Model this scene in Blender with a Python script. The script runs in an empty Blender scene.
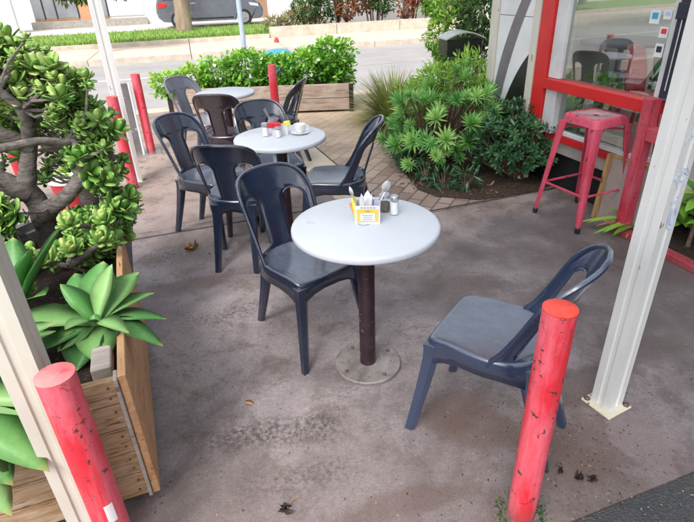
import bpy, math, random
from mathutils import Vector, Matrix, noise as mnoise
random.seed(11)
sc = bpy.context.scene
col = sc.collection
PI = math.pi
R_ = math.radians

# ------------------------------------------------------------------ materials
def new_mat(name):
    m = bpy.data.materials.new(name); m.use_nodes = True
    nt = m.node_tree
    return m, nt, nt.nodes['Principled BSDF']
def N(nt, t, **kw):
    n = nt.nodes.new(t)
    for k, v in kw.items():
        if k in n.inputs.keys() if isinstance(k, str) else False: n.inputs[k].default_value = v
        else: setattr(n, k, v)
    return n
def L(nt, a, b): nt.links.new(a, b)
def rgba(c): return (c[0], c[1], c[2], 1)
def coords(nt, scale=(1, 1, 1), obj=True, rot=0):
    tc = nt.nodes.new('ShaderNodeTexCoord'); mp = nt.nodes.new('ShaderNodeMapping')
    mp.inputs['Scale'].default_value = scale; mp.inputs['Rotation'].default_value[2] = rot
    L(nt, tc.outputs['Object'], mp.inputs[0]); return mp.outputs[0]
def noise(nt, vec, scale, detail=6, rough=.6, dist=0):
    n = nt.nodes.new('ShaderNodeTexNoise'); n.inputs['Scale'].default_value = scale
    n.inputs['Detail'].default_value = detail; n.inputs['Roughness'].default_value = rough
    n.inputs['Distortion'].default_value = dist
    L(nt, vec, n.inputs['Vector']); return n.outputs['Fac']
def ramp(nt, fac, stops):
    r = nt.nodes.new('ShaderNodeValToRGB')
    e = r.color_ramp.elements
    while len(e) < len(stops): e.new(.5)
    for i, (p, c) in enumerate(stops):
        e[i].position = p; e[i].color = rgba(c) if isinstance(c, (tuple, list)) else (c, c, c, 1)
    L(nt, fac, r.inputs[0]); return r.outputs[0]
def mix(nt, fac, a, b, mode='MIX'):
    m = nt.nodes.new('ShaderNodeMix'); m.data_type = 'RGBA'; m.blend_type = mode
    for sock, v in ((m.inputs[0], fac), (m.inputs[6], a), (m.inputs[7], b)):
        if hasattr(v, 'links'): L(nt, v, sock)
        elif isinstance(v, (int, float)): sock.default_value = v
        else: sock.default_value = rgba(v)
    return m.outputs[2]
def mathn(nt, op, a, b=0.0):
    m = nt.nodes.new('ShaderNodeMath'); m.operation = op
    for i, v in enumerate((a, b)):
        if hasattr(v, 'links'): L(nt, v, m.inputs[i])
        else: m.inputs[i].default_value = v
    return m.outputs[0]
def bump(nt, bs, h, strength=.3, dist=.01):
    b = nt.nodes.new('ShaderNodeBump'); b.inputs['Strength'].default_value = strength
    b.inputs['Distance'].default_value = dist
    L(nt, h, b.inputs['Height']); L(nt, b.outputs[0], bs.inputs['Normal'])
def mottled(name, c1, c2, rough=.6, scale=8, bstr=.15, metal=0, spots=None, rvar=.1, stretch=(1, 1, 1), bdist=.004):
    """two tone noise paint, optional (colour, threshold, scale) chips"""
    m, nt, bs = new_mat(name)
    v = coords(nt, stretch)
    f = noise(nt, v, scale)
    c = ramp(nt, f, [(.3, c1), (.7, c2)])
    if spots:
        for sc_, th, colr in spots:
            s = noise(nt, v, sc_, 3, .5)
            c = mix(nt, ramp(nt, s, [(th, 0.), (th + .03, 1.)]), c, colr)
    L(nt, c, bs.inputs['Base Color'])
    rr = ramp(nt, noise(nt, v, scale * 2.3), [(.3, max(0, rough - rvar)), (.7, min(1, rough + rvar))])
    L(nt, rr, bs.inputs['Roughness']); bs.inputs['Metallic'].default_value = metal
    if bstr: bump(nt, bs, noise(nt, v, scale * 5), bstr, bdist)
    return m
def foliage_mat(name, dark, mid, light, tip=None, rough=.45, trans=.25):
    m, nt, bs = new_mat(name)
    at = nt.nodes.new('ShaderNodeAttribute'); at.attribute_name = 'v'
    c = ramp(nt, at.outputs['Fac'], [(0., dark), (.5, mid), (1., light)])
    v = coords(nt)
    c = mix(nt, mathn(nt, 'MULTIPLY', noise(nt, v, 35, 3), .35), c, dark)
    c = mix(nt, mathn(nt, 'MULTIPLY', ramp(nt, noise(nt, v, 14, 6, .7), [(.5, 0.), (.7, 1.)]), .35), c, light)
    c = mix(nt, ramp(nt, noise(nt, v, 48, 5, .7), [(.70, 0.), (.73, .6)]), c, (.16, .12, .06))
    if tip:
        ae = nt.nodes.new('ShaderNodeAttribute'); ae.attribute_name = 'e'
        c = mix(nt, ramp(nt, ae.outputs['Fac'], [(.93, 0.), (1., .7)]), c, tip)
    L(nt, c, bs.inputs['Base Color']); bs.inputs['Roughness'].default_value = rough
    bs.inputs['Specular IOR Level'].default_value = .4
    tr = nt.nodes.new('ShaderNodeBsdfTranslucent'); L(nt, c, tr.inputs[0])
    ms = nt.nodes.new('ShaderNodeMixShader'); ms.inputs[0].default_value = trans
    out = nt.nodes['Material Output']
    L(nt, bs.outputs[0], ms.inputs[1]); L(nt, tr.outputs[0], ms.inputs[2]); L(nt, ms.outputs[0], out.inputs[0])
    return m

def concrete_mat(name='concrete'):
    m, nt, bs = new_mat(name)
    v = coords(nt)
    big = noise(nt, v, 1.25, 9, .68, .5)
    c = ramp(nt, big, [(.30, (.10, .085, .088)), (.42, (.215, .19, .195)), (.53, (.33, .30, .31)), (.70, (.47, .435, .45))])
    # warmer, paler towards the street
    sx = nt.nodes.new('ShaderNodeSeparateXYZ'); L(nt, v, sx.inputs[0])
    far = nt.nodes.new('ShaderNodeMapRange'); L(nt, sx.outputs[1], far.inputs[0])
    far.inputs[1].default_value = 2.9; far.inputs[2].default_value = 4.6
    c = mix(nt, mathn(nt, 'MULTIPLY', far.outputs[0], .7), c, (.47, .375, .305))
    # grime, lichen grains and pocks
    mid = noise(nt, v, 4.2, 12, .8, .3)
    c = mix(nt, mathn(nt, 'MULTIPLY', ramp(nt, mid, [(.50, 0.), (.585, 1.)]), .55), c, (.115, .092, .09))
    olive = noise(nt, v, 2.1, 8, .7)
    c = mix(nt, mathn(nt, 'MULTIPLY', ramp(nt, olive, [(.54, 0.), (.68, 1.)]), .45), c, (.27, .25, .19))
    fine = noise(nt, v, 55, 6, .8)
    c = mix(nt, .55, c, ramp(nt, fine, [(.28, .25), (.52, .55), (.78, .9)]), 'OVERLAY')
    pk = noise(nt, v, 120, 2, .5)
    c = mix(nt, ramp(nt, pk, [(.68, 0.), (.74, .55)]), c, (.05, .04, .04))
    pl = noise(nt, v, 75, 2, .5)
    c = mix(nt, ramp(nt, pl, [(.70, 0.), (.75, .5)]), c, (.55, .5, .45))
    # black mould bands and brown rusty damp patches worn into the slab
    def blob(cx, cy, rx, ry, rot=0, soft=.35, nz=.45, nsc=4.):
        mp = nt.nodes.new('ShaderNodeMapping'); mp.vector_type = 'TEXTURE'
        mp.inputs['Location'].default_value = (cx, cy, 0); mp.inputs['Scale'].default_value = (rx, ry, 1)
        mp.inputs['Rotation'].default_value = (0, 0, rot)
        L(nt, v, mp.inputs[0])
        g = nt.nodes.new('ShaderNodeVectorMath'); g.operation = 'LENGTH'; L(nt, mp.outputs[0], g.inputs[0])
        d = mathn(nt, 'ADD', g.outputs['Value'], mathn(nt, 'MULTIPLY', mathn(nt, 'SUBTRACT', noise(nt, v, nsc, 6, .65), .5), nz * 4))
        return ramp(nt, d, [(1 - soft, 1.), (1., 0.)]) if False else ramp(nt, mathn(nt, 'SUBTRACT', 1.0, d), [(0., 0.), (soft, 1.)])
    speck = ramp(nt, noise(nt, v, 46, 7, .8), [(.47, 0.), (.55, 1.)])
    for a in ((-.30, 1.53, .36, .11, .12), (-.12, 1.56, .16, .12, .3), (-.45, 1.5, .3, .1, 0), (-.62, 2.4, .3, .12, .5), (-1.2, 3.1, .3, .2, 0), (-.2, 1.3, .3, .1, .2)):
        c = mix(nt, mathn(nt, 'MULTIPLY', mathn(nt, 'MULTIPLY', blob(*a, soft=.9), speck), .8), c, (.06, .05, .048))
    for a in ((.45, 1.62, .2, .12, .6), (1.35, 2.0, .3, .2, .8), (1.1, 2.35, .35, .2, 1.2), (.7, 2.6, .3, .15, .3), (-.9, 2.75, .3, .12, .5), (.93, 1.42, .22, .2, .3), (.78, 1.28, .22, .14, .2), (1.0, 1.72, .3, .14, .4), (.55, 1.5, .25, .16, 0), (.15, 1.18, .3, .07, .2)):
        c = mix(nt, mathn(nt, 'MULTIPLY', blob(*a, soft=.45, nz=.6), .62), c, (.16, .11, .095))
    c = mix(nt, mathn(nt, 'MULTIPLY', blob(1.1, 1.42, .1, .16, .4, soft=.15, nz=.5, nsc=9), .7), c, (.34, .29, .30))
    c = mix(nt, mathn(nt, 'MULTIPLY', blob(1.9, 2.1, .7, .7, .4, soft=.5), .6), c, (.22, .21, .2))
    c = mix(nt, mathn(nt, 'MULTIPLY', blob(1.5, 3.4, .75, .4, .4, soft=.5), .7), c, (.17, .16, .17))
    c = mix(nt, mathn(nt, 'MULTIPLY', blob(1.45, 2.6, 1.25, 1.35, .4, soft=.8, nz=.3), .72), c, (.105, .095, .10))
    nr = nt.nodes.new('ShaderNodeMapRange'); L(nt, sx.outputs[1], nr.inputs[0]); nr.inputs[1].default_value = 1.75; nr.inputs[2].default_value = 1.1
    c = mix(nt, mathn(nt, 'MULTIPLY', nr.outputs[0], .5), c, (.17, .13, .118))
    dk = noise(nt, v, 34, 6, .78); reg = ramp(nt, noise(nt, v, 1.9, 4, .6), [(.42, .15), (.62, 1.)])
    c = mix(nt, mathn(nt, 'MULTIPLY', ramp(nt, dk, [(.60, 0.), (.66, .75)]), reg), c, (.075, .058, .055))
    c = mix(nt, mathn(nt, 'MULTIPLY', ramp(nt, noise(nt, v, 28, 6, .75), [(.60, 0.), (.66, .6)]), reg), c, (.40, .37, .33))
    g2 = noise(nt, v, 150, 5, .85); c = mix(nt, .55, c, ramp(nt, g2, [(.3, .2), (.5, .5), (.72, .85)]), 'OVERLAY')
    c = mix(nt, 1, c, (.84, .80, .80), 'MULTIPLY')
    L(nt, c, bs.inputs['Base Color'])
    L(nt, ramp(nt, big, [(.3, .28), (.6, .6)]), bs.inputs['Roughness'])
    h = mathn(nt, 'ADD', fine, mathn(nt, 'MULTIPLY', mid, 1.5))
    bump(nt, bs, h, .5, .004)
    return m
def asphalt_mat(name, lo, hi, stone):
    m, nt, bs = new_mat(name); v = coords(nt)
    c = ramp(nt, noise(nt, v, 1.3, 4), [(.3, lo), (.7, hi)])
    vo = nt.nodes.new('ShaderNodeTexVoronoi'); vo.inputs['Scale'].default_value = 130; L(nt, v, vo.inputs['Vector'])
    c = mix(nt, ramp(nt, vo.outputs['Distance'], [(.0, .8), (.5, 0.)]), c, mix(nt, ramp(nt, noise(nt, v, 90, 2), [(.45, 0.), (.6, 1.)]), lo, stone))
    L(nt, c, bs.inputs['Base Color']); bs.inputs['Roughness'].default_value = .85
    bump(nt, bs, vo.outputs['Distance'], .7, .006); return m
def wood_mat(name, c1, c2, c3, rough=.75, axis_scale=(1.2, 14, 14), bstr=.4, dark=(.05, .035, .025)):
    m, nt, bs = new_mat(name); v = coords(nt, axis_scale)
    g = noise(nt, v, 2.2, 8, .65, 1.2)
    c = ramp(nt, g, [(.25, c1), (.5, c2), (.75, c3)])
    cr = noise(nt, v, 4.5, 4, .6, .4)
    c = mix(nt, ramp(nt, cr, [(.6, 0.), (.66, .8)]), c, dark)
    w = noise(nt, coords(nt), 5, 4)
    c = mix(nt, mathn(nt, 'MULTIPLY', ramp(nt, w, [(.45, 0.), (.7, 1.)]), .5), c, c3)
    L(nt, c, bs.inputs['Base Color']); bs.inputs['Roughness'].default_value = rough
    bump(nt, bs, g, bstr, .004); return m
def plastic_mat(name, c, rough=.33, dust_sheen=(.3, .3, .32)):
    m, nt, bs = new_mat(name); v = coords(nt)
    s = noise(nt, v, 14, 8, .7)
    f = noise(nt, coords(nt, (1, 1, .3)), 90, 4, .6)
    base = mix(nt, mathn(nt, 'MULTIPLY', ramp(nt, s, [(.5, 0.), (.85, 1.)]), .08), c, dust_sheen)
    base = mix(nt, ramp(nt, f, [(.7, 0.), (.76, .25)]), base, dust_sheen)
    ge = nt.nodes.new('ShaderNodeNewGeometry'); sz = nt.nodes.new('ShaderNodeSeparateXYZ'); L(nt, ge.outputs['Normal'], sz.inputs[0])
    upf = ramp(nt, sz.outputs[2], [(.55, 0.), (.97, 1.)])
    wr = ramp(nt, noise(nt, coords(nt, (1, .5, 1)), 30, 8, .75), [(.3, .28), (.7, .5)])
    base = mix(nt, mathn(nt, 'MULTIPLY', upf, wr), base, tuple(min(1, x * 2.0 + .04) for x in dust_sheen))  # sky sheen put into the colour, paler on up-facing faces
    L(nt, base, bs.inputs['Base Color'])
    L(nt, ramp(nt, s, [(.3, rough - .05), (.75, rough + .12)]), bs.inputs['Roughness'])
    bump(nt, bs, noise(nt, v, 250, 2), .08, .001)
    bs.inputs['Coat Weight'].default_value = .7; bs.inputs['Coat Roughness'].default_value = .16; bs.inputs['Coat IOR'].default_value = 1.75
    return m
def redpaint_mat(name, pink, red, rust):
    m, nt, bs = new_mat(name); v = coords(nt)
    a = noise(nt, coords(nt, (1, 1, .16)), 13, 10, .72, .35)
    pt_ = noise(nt, coords(nt, (1, 1, .45)), 6, 3, .5)
    a = mathn(nt, 'ADD', mathn(nt, 'MULTIPLY', a, .55), mathn(nt, 'MULTIPLY', pt_, .45))
    c = ramp(nt, a, [(.42, red), (.5, tuple(x * .6 + y * .4 for x, y in zip(pink, red))), (.56, pink), (.7, tuple(min(1, x * 1.15 + .03) for x in pink))])
    sf_ = noise(nt, coords(nt, (1, 1, .5)), 60, 6, .8); c = mix(nt, .4, c, ramp(nt, sf_, [(.3, .3), (.5, .5), (.7, .7)]), 'OVERLAY')
    n2 = noise(nt, v, 26, 6, .7)
    c = mix(nt, ramp(nt, n2, [(.61, 0.), (.625, 1.)]), c, rust)
    n3 = noise(nt, coords(nt, (1, 1, .8)), 15, 8, .8)
    c = mix(nt, ramp(nt, n3, [(.62, 0.), (.635, 1.)]), c, (.14, .09, .075))
    szz = nt.nodes.new('ShaderNodeSeparateXYZ'); L(nt, v, szz.inputs[0])
    gm = nt.nodes.new('ShaderNodeMapRange'); L(nt, szz.outputs[2], gm.inputs[0]); gm.inputs[1].default_value = .10; gm.inputs[2].default_value = 0
    c = mix(nt, mathn(nt, 'MULTIPLY', gm.outputs[0], .55), c, (.12, .07, .06))
    L(nt, c, bs.inputs['Base Color'])
    L(nt, ramp(nt, a, [(.3, .35), (.7, .6)]), bs.inputs['Roughness'])
    bump(nt, bs, mathn(nt, 'ADD', n2, a), .25, .003); return m

M = {}
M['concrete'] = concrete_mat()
M['asphalt_near'] = asphalt_mat('asphalt_near', (.045, .048, .055), (.075, .078, .085), (.2, .2, .2))
M['road'] = asphalt_mat('road_asphalt', (.32, .31, .31), (.41, .40, .395), (.45, .44, .43))
M['kerb'] = mottled('kerb', (.42, .37, .3), (.62, .56, .48), .85, 5, .3)
M['gutter'] = mottled('gutter', (.42, .37, .31), (.55, .5, .43), .85, 3, .2)
M['farpath'] = mottled('farpath', (.55, .46, .38), (.68, .58, .48), .85, 1.2, .2)
M['drive'] = mottled('drive', (.45, .43, .4), (.6, .57, .54), .85, .6, .2)
M['joint'] = mottled('joint', (.04, .035, .03), (.09, .08, .07), .9, 20, .2)
M['slab_pale'] = mottled('slab_pale', (.45, .38, .31), (.62, .54, .45), .8, 3, .3, spots=[(40, .66, (.3, .26, .22))])
M['linepaint'] = mottled('linepaint', (.65, .65, .65), (.8, .8, .8), .7, 10, .1)
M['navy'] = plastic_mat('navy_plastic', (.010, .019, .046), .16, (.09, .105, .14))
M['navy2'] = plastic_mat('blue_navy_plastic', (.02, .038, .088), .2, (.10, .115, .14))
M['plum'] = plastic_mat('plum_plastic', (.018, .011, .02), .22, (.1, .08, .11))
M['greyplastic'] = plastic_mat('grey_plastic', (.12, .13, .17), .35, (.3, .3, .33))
M['tabletop'] = mottled('table_top', (.52, .56, .63), (.60, .64, .70), .42, 3, .04, rvar=.14, spots=[(180, .71, (.36, .36, .37)), (6, .66, (.50, .535, .60)), (60, .735, (.3, .27, .24))])
M['tableedge'] = mottled('table_edge', (.46, .5, .56), (.55, .58, .63), .45, 8, .05)
M['darkpole'] = mottled('dark_pole', (.022, .012, .018), (.055, .03, .04), .4, 14, .3, .2, spots=[(45, .68, (.2, .15, .15))])
M['baseplate'] = mottled('base_plate', (.15, .13, .13), (.33, .30, .295), .55, 18, .4, .2, spots=[(30, .7, (.13, .085, .07))])
M['bolt'] = mottled('bolt', (.09, .05, .04), (.25, .2, .18), .6, 60, .3, .5)
M['bollard'] = redpaint_mat('bollard_paint', (.80, .16, .215), (.72, .03, .05), (.09, .045, .04))
M['bollardtop'] = mottled('bollard_top', (.82, .05, .03), (.85, .1, .07), .45, 20, .3, spots=[(25, .7, (.4, .05, .04))])
M['bollard_pale'] = mottled('bollard_top_pale', (.62, .13, .15), (.72, .24, .24), .5, 20, .3, spots=[(25, .65, (.55, .08, .1))])
M['postpaint'] = mottled('post_paint', (.64, .66, .66), (.76, .77, .76), .42, 5, .06, spots=[(28, .72, (.25, .2, .14))], stretch=(1, 1, .4))
M['postcream'] = mottled('post_cream', (.52, .50, .44), (.66, .64, .57), .5, 6, .08, spots=[(24, .7, (.25, .19, .13))], stretch=(1, 1, .4))
M['plateg'] = mottled('plate_paint', (.6, .55, .42), (.74, .7, .58), .55, 9, .2, spots=[(22, .60, (.2, .11, .06))])
M['redgloss'] = mottled('red_gloss', (.50, .01, .014), (.6, .018, .022), .35, 5, .08, spots=[(30, .72, (.3, .02, .02))])
M['pinkpost'] = redpaint_mat('pink_post', (.5, .075, .11), (.42, .02, .05), (.2, .03, .05))
M['stool'] = redpaint_mat('stool_paint', (.60, .085, .15), (.50, .04, .08), (.14, .03, .03))
M['stooltop'] = mottled('stool_seat', (.42, .22, .26), (.55, .4, .43), .3, 8, .1, .1)
M['black'] = mottled('recess_black', (.008, .008, .01), (.02, .02, .025), .6, 4, .2)
M['blackgloss'] = mottled('black_gloss', (.01, .01, .012), (.02, .02, .022), .3, 4, .05)
M['navywall'] = mottled('navy_wall', (.012, .012, .03), (.03, .03, .055), .4, 6, .15, spots=[(16, .7, (.1, .1, .14))], stretch=(1, 1, .3))
M['white'] = mottled('white_board', (.6, .62, .66), (.75, .77, .8), .5, 3, .05)
M['whitewall'] = mottled('white_wall', (.84, .84, .84), (.9, .9, .9), .7, .6, .1)
M['greystripe'] = mottled('grey_stripe', (.13, .12, .14), (.2, .19, .21), .5, 6, .05)
M['ledge'] = mottled('ledge', (.28, .26, .23), (.42, .39, .35), .8, 9, .4)
M['windowwhite'] = mottled('window_white', (.5, .52, .54), (.66, .68, .7), .5, 5, .1)
M['timberframe'] = wood_mat('timber_frame', (.26, .14, .05), (.42, .25, .1), (.52, .34, .16), .5, (12, 12, 1.5), .15)
M['framepanel'] = mottled('frame_panel', (.3, .25, .23), (.42, .36, .34), .5, 6, .1)
M['planks'] = wood_mat('box_planks', (.12, .065, .035), (.38, .23, .12), (.50, .42, .33), .8, (2.6, 22, 22), .7)
M['plywood'] = wood_mat('box_side', (.33, .15, .065), (.50, .27, .13), (.56, .38, .23), .75, (16, 2.6, 16), .5, (.12, .06, .03))
M['weathered'] = wood_mat('weathered_timber', (.16, .11, .085), (.33, .25, .2), (.48, .41, .35), .85, (1.1, 12, 10))
M['weathgrey'] = wood_mat('weathered_grey', (.2, .17, .15), (.34, .3, .27), (.45, .41, .38), .85, (1.1, 12, 10))
M['soil'] = mottled('soil', (.012, .008, .006), (.06, .038, .025), .95, 40, 1., bdist=.02, spots=[(60, .66, (.2, .12, .07))])
M['mulch'] = mottled('mulch', (.04, .028, .02), (.16, .10, .065), .95, 45, 1., bdist=.03, spots=[(70, .62, (.32, .2, .12))])
M['steel'] = mottled('steel', (.5, .5, .52), (.65, .65, .67), .3, 10, .05, .9)
M['bark'] = mottled('jade_bark', (.07, .06, .055), (.32, .28, .26), .8, 26, 1., bdist=.010, stretch=(1, 1, 3.5), spots=[(14, .62, (.28, .25, .24))])
M['barkbrown'] = mottled('bark_brown', (.10, .065, .045), (.25, .17, .12), .85, 22, .8, bdist=.01)
M['treebark'] = mottled('tree_bark', (.22, .15, .11), (.42, .32, .26), .9, 6, .8, bdist=.03, stretch=(1, 1, .3))
M['jade'] = foliage_mat('jade_leaf', (.04, .16, .03), (.21, .45, .09), (.56, .72, .24), (.6, .5, .14), .3, .15)
M['agave'] = foliage_mat('agave_leaf', (.03, .13, .03), (.12, .34, .09), (.32, .54, .2), (.42, .34, .12), .42, .12)
M['aeonium'] = foliage_mat('aeonium_leaf', (.035, .19, .04), (.22, .56, .15), (.52, .80, .26), None, .4, .3)
M['darkshrub'] = foliage_mat('dark_shrub_leaf', (.012, .05, .022), (.035, .12, .045), (.14, .28, .12), None, .33, .12)
M['groundleaf'] = foliage_mat('trough_leaf', (.05, .18, .02), (.17, .45, .05), (.45, .75, .13), None, .4, .3)
M['limeleaf'] = foliage_mat('lime_leaf', (.1, .26, .03), (.27, .52, .07), (.5, .72, .14), None, .5, .3)
M['tussock'] = foliage_mat('tussock_blade', (.13, .19, .04), (.34, .40, .11), (.60, .56, .26), (.55, .38, .18), .6, .3)
M['brownplant'] = foliage_mat('brown_mound', (.12, .13, .04), (.28, .27, .1), (.45, .36, .2), None, .7, .3)
M['hedge'] = foliage_mat('hedge_leaf', (.02, .06, .015), (.06, .15, .035), (.14, .26, .07), None, .6, .2)
M['hedgered'] = foliage_mat('hedge_red_leaf', (.12, .04, .015), (.3, .09, .04), (.45, .2, .08), None, .6, .2)
M['grass'] = foliage_mat('lawn_blade', (.10, .19, .03), (.2, .35, .06), (.4, .48, .14), None, .7, .3)
M['lawn'] = mottled('lawn', (.13, .26, .03), (.26, .42, .08), .95, 2.5, .6, bdist=.02)
M['streetleaf'] = foliage_mat('street_leaf', (.05, .1, .02), (.14, .22, .05), (.35, .28, .08), None, .6, .3)
M['deadleaf'] = mottled('dead_leaf', (.28, .13, .05), (.5, .3, .14), .7, 30, .3)
M['darkleaf'] = mottled('dark_debris', (.012, .008, .006), (.05, .03, .02), .8, 40, .3)
M['flower'] = mottled('flower', (.75, .72, .72), (.85, .82, .84), .6, 30, 0)
M['purple'] = mottled('purple_flower', (.12, .04, .3), (.2, .08, .45), .6, 30, 0)
M['porcelain'] = mottled('porcelain', (.8, .8, .8), (.85, .85, .85), .15, 5, 0)
M['yellow'] = mottled('yellow_label', (.7, .48, .06), (.8, .58, .1), .5, 20, 0)
M['yellowbright'] = mottled('yellow_pack', (.75, .68, .05), (.82, .75, .1), .5, 20, 0)
M['redpack'] = mottled('red_pack', (.62, .02, .03), (.72, .04, .05), .45, 20, 0)
M['orange'] = mottled('orange_pack', (.75, .25, .08), (.8, .35, .12), .5, 20, 0)
M['paper'] = mottled('paper', (.78, .79, .82), (.85, .86, .88), .8, 30, .1)
M['salt'] = mottled('salt', (.78, .8, .83), (.88, .88, .9), .8, 60, .1)
M['pepper'] = mottled('pepper', (.09, .07, .05), (.25, .2, .15), .8, 90, .2)
M['mark'] = mottled('grey_mark', (.3, .3, .36), (.36, .36, .42), .6, 10, 0)
M['lavender'] = mottled('lavender_pack', (.5, .45, .7), (.6, .55, .78), .5, 20, 0)
M['bluepot'] = mottled('blue_pot', (.25, .38, .45), (.36, .5, .56), .5, 8, .1)
M['greypot'] = mottled('grey_pot', (.13, .125, .13), (.22, .21, .215), .75, 9, .3)
M['redpot'] = mottled('red_pot', (.42, .02, .03), (.55, .04, .05), .5, 8, .1)
M['bluelid'] = mottled('blue_plastic', (.02, .28, .55), (.05, .38, .66), .4, 8, .05)
M['polegrey'] = mottled('pole_grey', (.3, .38, .48), (.42, .5, .6), .5, 5, .1)
M['panelgrey'] = mottled('panel_grey', (.11, .105, .11), (.2, .19, .19), .6, 9, .2, spots=[(20, .65, (.45, .42, .4))])
M['carpaint'] = mottled('car_paint', (.16, .175, .21), (.19, .2, .24), .25, 2, 0, .5)
M['cartrim'] = mottled('car_trim', (.015, .015, .017), (.03, .03, .033), .5, 8, 0)
M['carglass'] = mottled('car_glass', (.02, .025, .03), (.03, .035, .04), .08, 2, 0, rvar=.03)
M['rim'] = mottled('rim', (.5, .5, .52), (.6, .6, .62), .35, 5, 0, .8)
M['taillight'] = mottled('tail_light', (.6, .02, .02), (.7, .04, .03), .25, 5, 0)
M['scribble'] = mottled('scribble', (.38, .48, .68), (.45, .55, .75), .6, 30, 0)
M['roofwhite'] = mottled('roof_white', (.6, .6, .6), (.7, .7, .7), .6, 2, .05)
M['brickwall'] = mottled('brick_pier', (.5, .24, .14), (.62, .34, .2), .8, 12, .3)
M['doorbrown'] = mottled('door_brown', (.28, .16, .09), (.38, .23, .14), .6, 3, .1)
M['dooraqua'] = mottled('door_aqua', (.45, .58, .6), (.55, .66, .68), .6, 3, .05)
M['winglass'] = mottled('house_glass', (.2, .22, .25), (.33, .35, .38), .12, 1.5, 0, rvar=.05)
M['rock'] = mottled('rock', (.5, .46, .42), (.7, .66, .6), .8, 15, .6)
M['shopfloor'] = mottled('shop_floor', (.3, .28, .25), (.42, .4, .36), .5, 2, .1)
M['shopwall'] = mottled('shop_wall', (.5, .48, .44), (.62, .6, .56), .7, 1, .05)
M['redchair'] = plastic_mat('red_chair', (.55, .02, .05), .3, (.6, .2, .2))
M['greenchair'] = plastic_mat('green_chair', (.01, .2, .05), .35, (.1, .3, .15))
def glass_mat(name, tint=(.85, .9, .9), refl=.12):
    m, nt, bs = new_mat(name); nt.nodes.remove(bs)
    tr = nt.nodes.new('ShaderNodeBsdfTransparent'); tr.inputs[0].default_value = rgba(tint)
    gl = nt.nodes.new('ShaderNodeBsdfGlossy'); gl.inputs['Roughness'].default_value = .015
    fr = nt.nodes.new('ShaderNodeFresnel'); fr.inputs[0].default_value = 1.6
    ge = nt.nodes.new('ShaderNodeNewGeometry')
    f = mathn(nt, 'MULTIPLY', mathn(nt, 'ADD', fr.outputs[0], refl), mathn(nt, 'SUBTRACT', 1.0, ge.outputs['Backfacing']))
    ms = nt.nodes.new('ShaderNodeMixShader')
    L(nt, f, ms.inputs[0]); L(nt, tr.outputs[0], ms.inputs[1]); L(nt, gl.outputs[0], ms.inputs[2])
    L(nt, ms.outputs[0], nt.nodes['Material Output'].inputs[0]); return m
M['glass'] = glass_mat('window_glass', (.70, .76, .73), .26)
def polycarb():
    m, nt, bs = new_mat('clear_roof_sheet'); nt.nodes.remove(bs)
    tr = nt.nodes.new('ShaderNodeBsdfTransparent'); tr.inputs[0].default_value = (.78, .80, .82, 1)
    tl = nt.nodes.new('ShaderNodeBsdfTranslucent'); tl.inputs[0].default_value = (.8, .82, .83, 1)
    ms = nt.nodes.new('ShaderNodeMixShader'); L(nt, ramp(nt, noise(nt, coords(nt), 3), [(.3, .2), (.7, .4)]), ms.inputs[0])
    L(nt, tr.outputs[0], ms.inputs[1]); L(nt, tl.outputs[0], ms.inputs[2]); L(nt, ms.outputs[0], nt.nodes['Material Output'].inputs[0]); return m
M['polycarb'] = polycarb()
M['jarglass'] = glass_mat('jar_glass', (.96, .97, .97), .0)

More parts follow.
